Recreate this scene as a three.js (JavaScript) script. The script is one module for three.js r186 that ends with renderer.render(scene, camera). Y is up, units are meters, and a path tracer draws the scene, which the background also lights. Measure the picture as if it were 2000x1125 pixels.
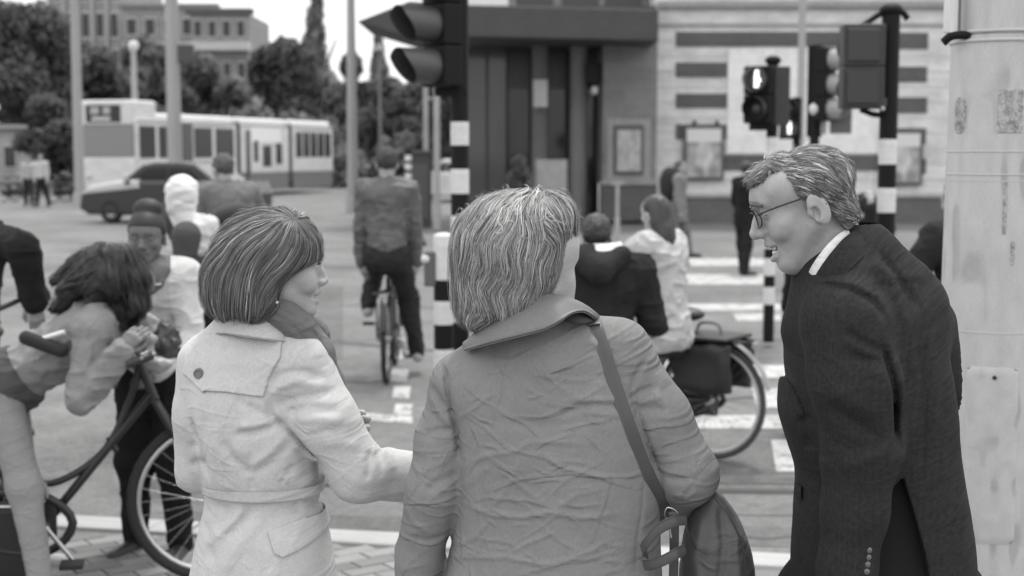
import * as THREE from 'three';
import { RoundedBoxGeometry } from 'three/addons/geometries/RoundedBoxGeometry.js';
import { mergeGeometries } from 'three/addons/utils/BufferGeometryUtils.js';

// ---------------------------------------------------------------- camera, sky, sun, exposure
const scene = new THREE.Scene();
const EYE = 1.75, PITCH = 5.4 * Math.PI / 180, FOC = 2778;          // FOC: focal length of a 50 mm lens, in pixels of a 2000 px wide frame
const camera = new THREE.PerspectiveCamera(2 * Math.atan(562.5 / FOC) * 180 / Math.PI, 16 / 9, 0.1, 900);
camera.filmGauge = 36;
camera.position.set(0, EYE, 0);
camera.rotation.set(-PITCH, 0, 0);
camera.focus = 2.58;
camera.userData.fStop = 4.6;
const renderer = new THREE.WebGLRenderer();
renderer.toneMapping = THREE.LinearToneMapping;
renderer.toneMappingExposure = 1.55;
renderer.shadowMap.enabled = true;
{ // even overcast sky, a little brighter overhead
  const w = 64, h = 32, a = new Float32Array(w * h * 4);
  for (let y = 0; y < h; y++) for (let x = 0; x < w; x++) {
    const e = Math.max(0, ((y + .5) / h - .5) * 2), v = .8 + .5 * e, i = (y * w + x) * 4;
    a[i] = v; a[i + 1] = v; a[i + 2] = v; a[i + 3] = 1;
  }
  const sky = new THREE.DataTexture(a, w, h, THREE.RGBAFormat, THREE.FloatType);
  sky.mapping = THREE.EquirectangularReflectionMapping; sky.magFilter = THREE.LinearFilter; sky.needsUpdate = true;
  scene.background = sky; scene.environment = sky;
}
const sun = new THREE.DirectionalLight(new THREE.Color(1, .985, .96), 1.5);
sun.position.set(4, 30, -19); sun.target.position.set(0, 0, -8); sun.castShadow = true; sun.shadow.radius = 21;
Object.assign(sun.shadow.camera, { left: -40, right: 40, top: 40, bottom: -40, near: 1, far: 120 });
scene.add(sun, sun.target);

// ---------------------------------------------------------------- small tools
let seed = 7;
const rnd = () => { seed = (seed * 1664525 + 1013904223) >>> 0; return seed / 4294967296; };
const rr = (a, b) => a + (b - a) * rnd();
const clamp = (x, a, b) => x < a ? a : x > b ? b : x;
const sst = (a, b, x) => { const t = clamp((x - a) / (b - a), 0, 1); return t * t * (3 - 2 * t); };
const mixN = (a, b, t) => a + (b - a) * t;
const add3 = (a, b, s = 1) => [a[0] + b[0] * s, a[1] + b[1] * s, a[2] + b[2] * s];
const sub3 = (a, b) => [a[0] - b[0], a[1] - b[1], a[2] - b[2]];
const mul3 = (a, s) => [a[0] * s, a[1] * s, a[2] * s];
const dot3 = (a, b) => a[0] * b[0] + a[1] * b[1] + a[2] * b[2];
const cross3 = (a, b) => [a[1] * b[2] - a[2] * b[1], a[2] * b[0] - a[0] * b[2], a[0] * b[1] - a[1] * b[0]];
const len3 = (a) => Math.hypot(a[0], a[1], a[2]);
const nor3 = (a) => { const l = len3(a) || 1; return [a[0] / l, a[1] / l, a[2] / l]; };
const lerp3 = (a, b, t) => [mixN(a[0], b[0], t), mixN(a[1], b[1], t), mixN(a[2], b[2], t)];
const V3 = (a) => new THREE.Vector3(a[0], a[1], a[2]);
const cp = Math.cos(PITCH), sp = Math.sin(PITCH);
// the place in the street that lies on the line of sight through a pixel of the photograph, d metres ahead of the camera
function P(px, py, d) {
  const u = (px - 1000) / FOC, v = -(py - 562.5) / FOC, y = v * cp - sp, z = -v * sp - cp, s = d / -z;
  return [u * s, EYE + y * s, -d];
}
function G(px, py) { const a = P(px, py, 1), s = EYE / (EYE - a[1]); return [a[0] * s, 0, a[2] * s]; }
const frame = (D) => (px, py, dz = 0) => P(px, py, D + dz);
function hash3(x, y, z) { let h = (x * 374761393 + y * 668265263 + z * 2147483647) | 0; h = Math.imul(h ^ (h >>> 13), 1274126177); return ((h ^ (h >>> 16)) >>> 0) / 4294967296; }
function noise3(x, y, z) {
  const X = Math.floor(x), Y = Math.floor(y), Z = Math.floor(z); let u = x - X, v = y - Y, w = z - Z;
  u = u * u * (3 - 2 * u); v = v * v * (3 - 2 * v); w = w * w * (3 - 2 * w);
  const a = (i, j, k) => hash3(X + i, Y + j, Z + k);
  return mixN(mixN(mixN(a(0, 0, 0), a(1, 0, 0), u), mixN(a(0, 1, 0), a(1, 1, 0), u), v), mixN(mixN(a(0, 0, 1), a(1, 0, 1), u), mixN(a(0, 1, 1), a(1, 1, 1), u), v), w) * 2 - 1;
}
const fbm = (x, y, z) => noise3(x, y, z) * .55 + noise3(x * 2.1, y * 2.1, z * 2.1) * .3 + noise3(x * 4.3, y * 4.3, z * 4.3) * .15;

// ---------------------------------------------------------------- materials (black-and-white photograph: all greys, linear values)
function noiseTex(n, fn, rep = 1) {
  const a = new Uint8Array(n * n * 4);
  for (let y = 0; y < n; y++) for (let x = 0; x < n; x++) { const v = clamp(Math.round(fn(x / n, y / n) * 255), 0, 255), i = (y * n + x) * 4; a[i] = a[i + 1] = a[i + 2] = v; a[i + 3] = 255; }
  const t = new THREE.DataTexture(a, n, n); t.wrapS = t.wrapT = THREE.RepeatWrapping; t.magFilter = THREE.LinearFilter; t.repeat.set(rep, rep); t.needsUpdate = true; return t;
}
// noise that tiles: value noise on a wrapped lattice
function tile(x, y, f, s) {
  x *= f; y *= f; const X = Math.floor(x), Y = Math.floor(y); let u = x - X, v = y - Y; u = u * u * (3 - 2 * u); v = v * v * (3 - 2 * v);
  const a = (i, j) => hash3(((X + i) % f + f) % f, ((Y + j) % f + f) % f, s);
  return mixN(mixN(a(0, 0), a(1, 0), u), mixN(a(0, 1), a(1, 1), u), v);
}
const T_CLOTH = noiseTex(512, (x, y) =>   .82 + .11 * (tile(x, y, 256, 1) - .5) + .08 * (tile(x, y, 128, 2) - .5) + .05 * (tile(x, y, 24, 3) - .5) + .07 * (tile(x, y, 6, 4) - .5), 2.4);
function tile2(x, y, fx, fy, s) {
  x *= fx; y *= fy; const X = Math.floor(x), Y = Math.floor(y); let u = x - X, v = y - Y; u = u * u * (3 - 2 * u); v = v * v * (3 - 2 * v);
  const a = (i, j) => hash3(((X + i) % fx + fx) % fx, ((Y + j) % fy + fy) % fy, s);
  return mixN(mixN(a(0, 0), a(1, 0), u), mixN(a(0, 1), a(1, 1), u), v);
}
// crumpled cloth: sharp narrow ridges over soft dents, half a metre to a repeat
const T_CRUMP = (() => {
  const n = 1024, c = document.createElement('canvas'); c.width = c.height = n; const g = c.getContext('2d'); g.fillStyle = '#000'; g.fillRect(0, 0, n, n); g.lineCap = 'round';
  for (let i = 0; i < 170; i++) {
    const x = rnd() * n, y = rnd() * n, L = 40 + 330 * rnd() ** 1.6, a = (rnd() < .62 ? rr(-.45, .45) : rr(-1.5, 1.5)), dx = Math.cos(a) * L / 2, dy = Math.sin(a) * L / 2, bx = rr(-.16, .16) * L, by = rr(-.16, .16) * L, k = rr(.35, 1), w = rr(.7, 1.3);
    for (const ox of [-n, 0, n]) for (const oy of [-n, 0, n]) for (const [f, t] of [[1, 20], [.8, 13], [.6, 8], [.4, 4]]) { g.strokeStyle = 'rgba(255,255,255,' + .085 * k + ')'; g.lineWidth = t * w; g.beginPath(); g.moveTo(x + ox - dx * f, y + oy - dy * f); g.quadraticCurveTo(x + ox + bx, y + oy + by, x + ox + dx * f, y + oy + dy * f); g.stroke(); }
  }
  const d = g.getImageData(0, 0, n, n).data, q = new Float32Array(n * n), t2 = new Float32Array(n * n); for (let i = 0; i < n * n; i++) q[i] = d[i * 4] / 255;
  for (const [sx, sy] of [[1, 0], [0, 1], [1, 0], [0, 1]]) { for (let y = 0; y < n; y++) for (let x = 0; x < n; x++) { let v = 0; for (let k = -2; k <= 2; k++) v += q[((y + k * sy + n) % n) * n + (x + k * sx + n) % n]; t2[y * n + x] = v / 5; } q.set(t2); }
  return noiseTex(n, (x, y) => .75 * q[Math.round(y * n) % n * n + Math.round(x * n) % n] + .22 * tile2(x, y, 6, 8, 207) + .05 * tile(x, y, 30, 208), 2);
})();
const T_WOOL = noiseTex(512, (x, y) => .74 + .5 * (tile(x, y, 256, 11) - .5) * .6 + .22 * (tile(x * 1, y, 96, 12) - .5) + .035 * Math.sin(x * Math.PI * 2 * 40) , 2.2);
const T_SKIN = noiseTex(256, (x, y) => .88 + .10 * (tile(x, y, 128, 21) - .5) + .12 * (tile(x, y, 16, 22) - .5), 6);
const T_ASPH = noiseTex(1024, (x, y) => .66 + .34 * (tile(x, y, 512, 31) - .5) + .2 * (tile(x, y, 64, 32) - .5) + .3 * (tile(x, y, 9, 33) - .5) + .26 * (tile(x, y, 3, 34) - .5) + .16 * (tile(x, y, 160, 35) - .5), .22);
const T_WALL = noiseTex(512, (x, y) => { const row = Math.floor(y * 32), f = y * 32 - row; return (.84 + .14 * (tile(x, y, 64, 41) - .5) + .14 * (tile(x, y, 8, 42) - .5)) * (f < .14 || ((x * 12 + (row & 1) * .5) % 1) < .05 ? .74 : 1) * (.9 + .2 * tile(x, y, 4, 43)) * (.93 + .14 * hash3(row, Math.floor(x * 12 + (row & 1) * .5), 5)) * (.92 + .14 * hash3(row, 3, 1)); }, .4);
const T_PLAIN = noiseTex(256, (x, y) => .86 + .16 * (tile(x, y, 128, 51) - .5) + .14 * (tile(x, y, 12, 52) - .5) + .1 * (tile(x, y, 4, 53) - .5), .7);
const mats = new Map();
function grey(v, o = {}) {
  const key = v + JSON.stringify(o, (k, x) => x?.isTexture ? x.uuid : x);
  if (!mats.has(key)) {
    const { r = .85, metal = 0, phys, ...rest } = o;
    mats.set(key, new (phys ? THREE.MeshPhysicalMaterial : THREE.MeshStandardMaterial)({ color: new THREE.Color().setRGB(v, v, v), roughness: r, metalness: metal, ...(phys || {}), ...rest }));
  }
  return mats.get(key);
}
const cloth = (v, o = {}) => grey(v, { r: .95, phys: { specularIntensity: .3 }, map: T_CLOTH, bumpMap: T_CRUMP, bumpScale: .009, ...o });

// ---------------------------------------------------------------- objects: one thing, one top-level object
const taken = new Map();
function numbered(name) { const n = taken.get(name) ?? 0; taken.set(name, n + 1); return n ? name + '_' + String(n).padStart(3, '0') : name; }
function thing(name, label, category, base = [0, 0, 0], group) {
  const o = new THREE.Group(); o.name = numbered(name); o.position.set(...base); o.userData = { label, category }; if (group) o.userData.group = group;
  o.off = base; scene.add(o); return o;
}
// a part whose geometry is given in world coordinates (parents are never turned)
function part(parent, name, geo, mat) {
  const m = new THREE.Mesh(geo.translate(-parent.off[0], -parent.off[1], -parent.off[2]), mat); m.name = name; m.off = parent.off; m.castShadow = m.receiveShadow = true; if (name.endsWith('strands')) m.userData.kind = 'stuff'; parent.add(m); return m;
}
// a part whose geometry is given in its thing's own axes
function lpart(parent, name, geo, mat) { const m = new THREE.Mesh(geo, mat); m.name = name; m.castShadow = m.receiveShadow = true; parent.add(m); return m; }
function struct(name, geo, mat, label) { const m = new THREE.Mesh(geo, mat); m.name = name; m.userData = { kind: 'structure' }; if (label) m.userData.label = label; m.receiveShadow = m.castShadow = true; m.off = [0, 0, 0]; scene.add(m); return m; }
function J(...list) {
  const gs = list.flat().filter(Boolean).map((g) => { const q = g.index ? g.toNonIndexed() : g; for (const k of Object.keys(q.attributes)) if (!['position', 'normal', 'uv'].includes(k)) q.deleteAttribute(k); if (!q.attributes.uv) q.setAttribute('uv', new THREE.BufferAttribute(new Float32Array(q.attributes.position.count * 2), 2)); return q; });
  return gs.length === 1 ? gs[0] : mergeGeometries(gs);
}
const box = (w, h, d, x = 0, y = 0, z = 0, bev = 0) => (bev ? new RoundedBoxGeometry(w, h, d, 2, bev) : new THREE.BoxGeometry(w, h, d)).translate(x, y, z);
// box between two corners
const boxc = (x0, y0, z0, x1, y1, z1, bev = 0) => box(Math.abs(x1 - x0), Math.abs(y1 - y0), Math.abs(z1 - z0), (x0 + x1) / 2, (y0 + y1) / 2, (z0 + z1) / 2, bev);
function rod(a, b, ra, rb = ra, seg = 14) {
  const d = sub3(b, a), l = len3(d), g = new THREE.CylinderGeometry(rb, ra, l, seg).translate(0, l / 2, 0);
  g.applyQuaternion(new THREE.Quaternion().setFromUnitVectors(new THREE.Vector3(0, 1, 0), V3(nor3(d)))); return g.translate(...a);
}
const tube = (pts, r, n = 24, seg = 8, closed = false) => new THREE.TubeGeometry(new THREE.CatmullRomCurve3(pts.map(V3), closed, 'centripetal'), n, r, seg, closed);
const ball = (c, r, s = 16) => new THREE.SphereGeometry(r, s, Math.max(6, s * .7 | 0)).translate(...c);
function planarUV(g, sx = 1, sy = 1) { const p = g.attributes.position, u = new Float32Array(p.count * 2); for (let i = 0; i < p.count; i++) { u[2 * i] = (p.getX(i) + p.getZ(i) * .8) * sx; u[2 * i + 1] = p.getY(i) * sy; } g.setAttribute('uv', new THREE.BufferAttribute(u, 2)); return g; }
function topUV(g) { const p = g.attributes.position, u = new Float32Array(p.count * 2); for (let i = 0; i < p.count; i++) { u[2 * i] = p.getX(i); u[2 * i + 1] = p.getZ(i); } g.setAttribute('uv', new THREE.BufferAttribute(u, 2)); return g; }
// thick strip between two edge curves (collars, straps, flaps)
function strip(lo, hi, thick, n = 40, m = 8, bulge = 0, up = null) {
  const A = new THREE.CatmullRomCurve3(lo.map(V3), false, 'centripetal'), B = new THREE.CatmullRomCurve3(hi.map(V3), false, 'centripetal');
  const g = []; const c = lo.concat(hi).reduce((s, p) => add3(s, p), [0, 0, 0]).map((v) => v / (lo.length + hi.length));
  const rows = [];
  for (let i = 0; i <= n; i++) { const a = A.getPoint(i / n), b = B.getPoint(i / n), row = []; for (let j = 0; j <= m; j++) { const t = j / m, p = a.clone().lerp(b, t); row.push(p); } rows.push(row); }
  const nrm = rows.map((row, i) => row.map((p, j) => { const du = rows[Math.min(n, i + 1)][j].clone().sub(rows[Math.max(0, i - 1)][j]), dv = rows[i][Math.min(m, j + 1)].clone().sub(rows[i][Math.max(0, j - 1)]); const q = du.cross(dv).normalize(); const out = up ? new THREE.Vector3(...up) : p.clone().sub(V3(c)); if (q.dot(out) < 0) q.negate(); return q; }));
  const pos = [], idx = [], uv = [], W = m + 1;
  for (const side of [1, 0]) for (let i = 0; i <= n; i++) for (let j = 0; j <= m; j++) { const t = j / m, e = Math.sin(Math.PI * t), q = rows[i][j].clone().addScaledVector(nrm[i][j], bulge * e - (side ? 0 : thick)); pos.push(q.x, q.y, q.z); uv.push(q.x + q.z, q.y); }
  const S = (n + 1) * W;
  for (let i = 0; i < n; i++) for (let j = 0; j < m; j++) { const a = i * W + j, b = a + W; idx.push(a, b, a + 1, b, b + 1, a + 1); idx.push(S + a, S + a + 1, S + b, S + b, S + a + 1, S + b + 1); }
  const edge = (a, b) => idx.push(a, b, S + a, b, S + b, S + a);
  for (let i = 0; i < n; i++) { edge(i * W, (i + 1) * W); edge(i * W + m, (i + 1) * W + m); }
  for (let j = 0; j < m; j++) { edge(j, j + 1); edge(n * W + j, n * W + j + 1); }
  const q = new THREE.BufferGeometry(); q.setAttribute('position', new THREE.Float32BufferAttribute(pos, 3)); q.setAttribute('uv', new THREE.Float32BufferAttribute(uv, 2)); q.setIndex(idx); q.computeVertexNormals(); return q;
}

// ---------------------------------------------------------------- distance fields for bodies, clothes and hair
const smin = (a, b, k) => { const h = k - Math.abs(a - b); return h > 0 ? Math.min(a, b) - h * h / k * .25 : Math.min(a, b); };
const smax = (a, b, k) => -smin(-a, -b, k);
function cap(a, b, ra, rb = ra) {
  const [ax, ay, az] = a, dx = b[0] - ax, dy = b[1] - ay, dz = b[2] - az, l2 = dx * dx + dy * dy + dz * dz || 1e-9, dr = rb - ra;
  return (x, y, z) => { const X = x - ax, Y = y - ay, Z = z - az; let t = (X * dx + Y * dy + Z * dz) / l2; t = t < 0 ? 0 : t > 1 ? 1 : t; const p = X - dx * t, q = Y - dy * t, r = Z - dz * t; return Math.sqrt(p * p + q * q + r * r) - ra - dr * t; };
}
const chain = (pts, rs) => pts.slice(1).map((p, i) => cap(pts[i], p, rs[i], rs[i + 1]));
function ell(c, r, R) {
  const [cx, cy, cz] = c, [a, b, d] = r;
  return (x, y, z) => {
    let X = x - cx, Y = y - cy, Z = z - cz;
    if (R) { const p = X * R[0][0] + Y * R[0][1] + Z * R[0][2], q = X * R[1][0] + Y * R[1][1] + Z * R[1][2], s = X * R[2][0] + Y * R[2][1] + Z * R[2][2]; X = p; Y = q; Z = s; }
    const u = X / a, v = Y / b, w = Z / d, k0 = Math.sqrt(u * u + v * v + w * w), k1 = Math.sqrt(u * u / (a * a) + v * v / (b * b) + w * w / (d * d));
    return k1 > 1e-9 ? k0 * (k0 - 1) / k1 : -Math.min(a, b, d);
  };
}
const U = (list, k) => (x, y, z) => { let d = list[0](x, y, z); for (let i = 1; i < list.length; i++) d = smin(d, list[i](x, y, z), k); return d; };
// stacked level sections { y, cx, cz, w, d, n }: a garment's or a bag's outline, read row by row
function loft(sec, endR = .02) {
  sec = sec.slice().sort((a, b) => a.y - b.y);
  const N = 160, y0 = sec[0].y, y1 = sec[sec.length - 1].y, T = new Float32Array((N + 1) * 6);
  const cr = (k, y) => { let i = 0; while (i < sec.length - 2 && y > sec[i + 1].y) i++; const p1 = sec[i], p2 = sec[i + 1], p0 = sec[Math.max(0, i - 1)], p3 = sec[Math.min(sec.length - 1, i + 2)], h = p2.y - p1.y, t = (y - p1.y) / h; const m1 = i ? (p2[k] - p0[k]) / (p2.y - p0.y) * h : p2[k] - p1[k], m2 = i < sec.length - 2 ? (p3[k] - p1[k]) / (p3.y - p1.y) * h : p2[k] - p1[k]; const t2 = t * t, t3 = t2 * t; return (2 * t3 - 3 * t2 + 1) * p1[k] + (t3 - 2 * t2 + t) * m1 + (-2 * t3 + 3 * t2) * p2[k] + (t3 - t2) * m2; };
  for (let i = 0; i <= N; i++) { const y = mixN(y0, y1, i / N), o = i * 6; T[o] = cr('cx', y); T[o + 1] = cr('cz', y); T[o + 2] = Math.max(.004, cr('w', y)); T[o + 3] = Math.max(.004, cr('d', y)); T[o + 4] = cr('n', y); }
  for (let i = 0; i <= N; i++) { const a = Math.max(0, i - 1) * 6, b = Math.min(N, i + 1) * 6, h = (y1 - y0) / N * (Math.min(N, i + 1) - Math.max(0, i - 1)); T[i * 6 + 5] = Math.sqrt(1 + Math.max(Math.abs(T[b + 2] - T[a + 2]), Math.abs(T[b + 3] - T[a + 3]), Math.abs(T[b] - T[a]) * .6) ** 2 / (h * h)); }
  return (x, y, z) => {
    const yy = y < y0 ? y0 : y > y1 ? y1 : y, f = (yy - y0) / (y1 - y0) * N, i = Math.min(N - 1, f | 0), t = f - i, o = i * 6, g = (k) => T[o + k] + (T[o + 6 + k] - T[o + k]) * t;
    const X = x - g(0), Z = z - g(1), w = g(2), d = g(3), n = g(4), l = Math.sqrt(X * X + Z * Z);
    const r = n === 2 ? Math.sqrt(X * X / (w * w) + Z * Z / (d * d)) : Math.pow(Math.pow(Math.abs(X / w), n) + Math.pow(Math.abs(Z / d), n), 1 / n);
    const dd = (r > 1e-4 ? l * (1 - 1 / r) : -Math.min(w, d)) / g(5), e = Math.max(y0 - y, y - y1);
    return e > -endR ? smax(dd, e, endR) : dd;
  };
}
// sections given row by row in the photograph: [py, left px, right px, half depth, offset in depth, exponent]
const rowsOf = (D, rows) => rows.map(([py, l, r, d, dz = 0, n = 2.3]) => { const a = P(l, py, D + dz), b = P(r, py, D + dz); return { y: a[1], cx: (a[0] + b[0]) / 2, cz: -(D + dz), w: (b[0] - a[0]) / 2, d, n }; });
// ridges (+) and creases (-) along lines on the side of a garment that faces us
function strokes(list) {
  const S = list.map(([pts, amp, w]) => { let lo = [1e9, 1e9], hi = [-1e9, -1e9]; for (const p of pts) for (const k of [0, 1]) { lo[k] = Math.min(lo[k], p[k] - 3 * w); hi[k] = Math.max(hi[k], p[k] + 3 * w); } return { pts, amp, w, lo, hi }; });
  return (x, y) => {
    let s = 0;
    for (const q of S) {
      if (x < q.lo[0] || x > q.hi[0] || y < q.lo[1] || y > q.hi[1]) continue;
      let best = 1e9, at = 0; const n = q.pts.length - 1;
      for (let i = 0; i < n; i++) { const a = q.pts[i], b = q.pts[i + 1], dx = b[0] - a[0], dy = b[1] - a[1]; const t = clamp(((x - a[0]) * dx + (y - a[1]) * dy) / (dx * dx + dy * dy), 0, 1), d = (x - a[0] - dx * t) ** 2 + (y - a[1] - dy * t) ** 2; if (d < best) { best = d; at = (i + t) / n; } }
      s += q.amp * Math.exp(-best / (q.w * q.w)) * Math.min(1, 6 * Math.min(at, 1 - at) + .15);
    }
    return s;
  };
}
function grad(f, x, y, z, e) { const a = f(x + e, y - e, z - e), b = f(x - e, y - e, z + e), c = f(x - e, y + e, z - e), d = f(x + e, y + e, z + e); return [(a - b - c + d) / (4 * e), (-a - b + c + d) / (4 * e), (-a + b - c + d) / (4 * e)]; }
// surface nets
function meshOf(f, lo, hi, cell, tone) {
  const n = [0, 1, 2].map((k) => Math.max(2, Math.ceil((hi[k] - lo[k]) / cell))), [nx, ny, nz] = n, sx = nx + 1, sy = ny + 1, sz = nz + 1, B = 4;
  const val = new Float32Array(sx * sy * sz).fill(9), at = (i, j, k) => (k * sy + j) * sx + i;
  const done = new Uint8Array(val.length);
  for (let k = 0; k < nz; k += B) for (let j = 0; j < ny; j += B) for (let i = 0; i < nx; i += B) {
    const c = f(lo[0] + (i + B / 2) * cell, lo[1] + (j + B / 2) * cell, lo[2] + (k + B / 2) * cell), far = Math.abs(c) > cell * B * 1.6 + .012;
    for (let kk = k; kk <= Math.min(nz, k + B); kk++) for (let jj = j; jj <= Math.min(ny, j + B); jj++) for (let ii = i; ii <= Math.min(nx, i + B); ii++) {
      const q = at(ii, jj, kk); if (done[q]) continue;
      if (far) { val[q] = c; } else { val[q] = f(lo[0] + ii * cell, lo[1] + jj * cell, lo[2] + kk * cell); done[q] = 1; }
    }
  }
  const vid = new Int32Array(nx * ny * nz).fill(-1), pos = [], cid = (i, j, k) => (k * ny + j) * nx + i;
  const co = [[0, 0, 0], [1, 0, 0], [0, 1, 0], [1, 1, 0], [0, 0, 1], [1, 0, 1], [0, 1, 1], [1, 1, 1]], ed = [[0, 1], [2, 3], [4, 5], [6, 7], [0, 2], [1, 3], [4, 6], [5, 7], [0, 4], [1, 5], [2, 6], [3, 7]];
  const v8 = new Float32Array(8);
  for (let k = 0; k < nz; k++) for (let j = 0; j < ny; j++) for (let i = 0; i < nx; i++) {
    let neg = 0; const b = at(i, j, k);
    v8[0] = val[b]; v8[1] = val[b + 1]; v8[2] = val[b + sx]; v8[3] = val[b + sx + 1]; const b2 = b + sx * sy; v8[4] = val[b2]; v8[5] = val[b2 + 1]; v8[6] = val[b2 + sx]; v8[7] = val[b2 + sx + 1];
    for (let q = 0; q < 8; q++) if (v8[q] < 0) neg++;
    if (!neg || neg === 8) continue;
    let X = 0, Y = 0, Z = 0, c = 0;
    for (const [p, q] of ed) if ((v8[p] < 0) !== (v8[q] < 0)) { const t = v8[p] / (v8[p] - v8[q]); X += mixN(co[p][0], co[q][0], t); Y += mixN(co[p][1], co[q][1], t); Z += mixN(co[p][2], co[q][2], t); c++; }
    vid[cid(i, j, k)] = pos.length / 3; pos.push(lo[0] + (i + X / c) * cell, lo[1] + (j + Y / c) * cell, lo[2] + (k + Z / c) * cell);
  }
  const idx = [], quad = (a, b, c, d, flip) => { if (a < 0 || b < 0 || c < 0 || d < 0) return; flip ? idx.push(a, c, b, a, d, c) : idx.push(a, b, c, a, c, d); };
  for (let k = 0; k < nz; k++) for (let j = 0; j < ny; j++) for (let i = 0; i < nx; i++) {
    const a = val[at(i, j, k)] < 0;
    if (j && k && a !== val[at(i + 1, j, k)] < 0) quad(vid[cid(i, j - 1, k - 1)], vid[cid(i, j, k - 1)], vid[cid(i, j, k)], vid[cid(i, j - 1, k)], !a);
    if (i && k && a !== val[at(i, j + 1, k)] < 0) quad(vid[cid(i - 1, j, k - 1)], vid[cid(i - 1, j, k)], vid[cid(i, j, k)], vid[cid(i, j, k - 1)], !a);
    if (i && j && a !== val[at(i, j, k + 1)] < 0) quad(vid[cid(i - 1, j - 1, k)], vid[cid(i, j - 1, k)], vid[cid(i, j, k)], vid[cid(i - 1, j, k)], !a);
  }
  const N = pos.length / 3, nor = new Float32Array(N * 3), uv = new Float32Array(N * 2), col = tone ? new Float32Array(N * 3) : null;
  for (let v = 0; v < N; v++) {
    let x = pos[3 * v], y = pos[3 * v + 1], z = pos[3 * v + 2]; let g = grad(f, x, y, z, cell * .4), l2 = dot3(g, g);
    if (l2 > .04) { const s = clamp(f(x, y, z) / l2, -cell * .6, cell * .6); x -= g[0] * s; y -= g[1] * s; z -= g[2] * s; pos[3 * v] = x; pos[3 * v + 1] = y; pos[3 * v + 2] = z; g = grad(f, x, y, z, cell * .4); }
    const q = nor3(g); nor[3 * v] = q[0]; nor[3 * v + 1] = q[1]; nor[3 * v + 2] = q[2]; uv[2 * v] = x + z * .7; uv[2 * v + 1] = y + z * .3;
    if (tone) { const c = tone([x, y, z], q); col[3 * v] = col[3 * v + 1] = col[3 * v + 2] = c; }
  }
  const geo = new THREE.BufferGeometry(); geo.setAttribute('position', new THREE.Float32BufferAttribute(pos, 3)); geo.setAttribute('normal', new THREE.BufferAttribute(nor, 3)); geo.setAttribute('uv', new THREE.BufferAttribute(uv, 2)); if (col) geo.setAttribute('color', new THREE.BufferAttribute(col, 3)); geo.setIndex(idx); return geo;
}
const mergeC = (gs) => mergeGeometries(gs);                       // indexed fields of one kind
const boundsOf = (pts, m) => [[0, 1, 2].map((k) => Math.min(...pts.map((p) => p[k])) - m), [0, 1, 2].map((k) => Math.max(...pts.map((p) => p[k])) + m)];
// where the line of sight through a pixel first meets a field
function hit(f, px, py, from = 1.8, to = 4) { const d = P(px, py, 1); for (let s = from; s < to; s += .002) { const q = [d[0] * s, EYE + (d[1] - EYE) * s, -s]; if (f(...q) < 0) return q; } return P(px, py, to); }
// 2-D signed distance to a polygon in the x-y plane
function poly2(pts) { return (x, y) => { let d = 1e9, s = 1; for (let i = 0, j = pts.length - 1; i < pts.length; j = i++) { const a = pts[i], b = pts[j], ex = b[0] - a[0], ey = b[1] - a[1], wx = x - a[0], wy = y - a[1], t = clamp((wx * ex + wy * ey) / (ex * ex + ey * ey), 0, 1); d = Math.min(d, (wx - ex * t) ** 2 + (wy - ey * t) ** 2); const c1 = y >= a[1], c2 = y < b[1], c3 = ex * wy > ey * wx; if ((c1 && c2 && c3) || (!c1 && !c2 && !c3)) s = -s; } return s * Math.sqrt(d); }; }

// ---------------------------------------------------------------- heads, hands, hair
// axes of a head that looks along fwd: local x to its left, y up, z forward
function axes(c, s, fwd, up) { const Z = nor3(fwd), X = nor3(cross3(up, Z)), Y = cross3(Z, X); return { c, s, X, Y, Z, to: (x, y, z) => { const a = x - c[0], b = y - c[1], d = z - c[2]; return [(a * X[0] + b * X[1] + d * X[2]) / s, (a * Y[0] + b * Y[1] + d * Y[2]) / s, (a * Z[0] + b * Z[1] + d * Z[2]) / s]; }, out: (x, y, z) => [0, 1, 2].map((k) => c[k] + s * (X[k] * x + Y[k] * y + Z[k] * z)) }; }
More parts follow.
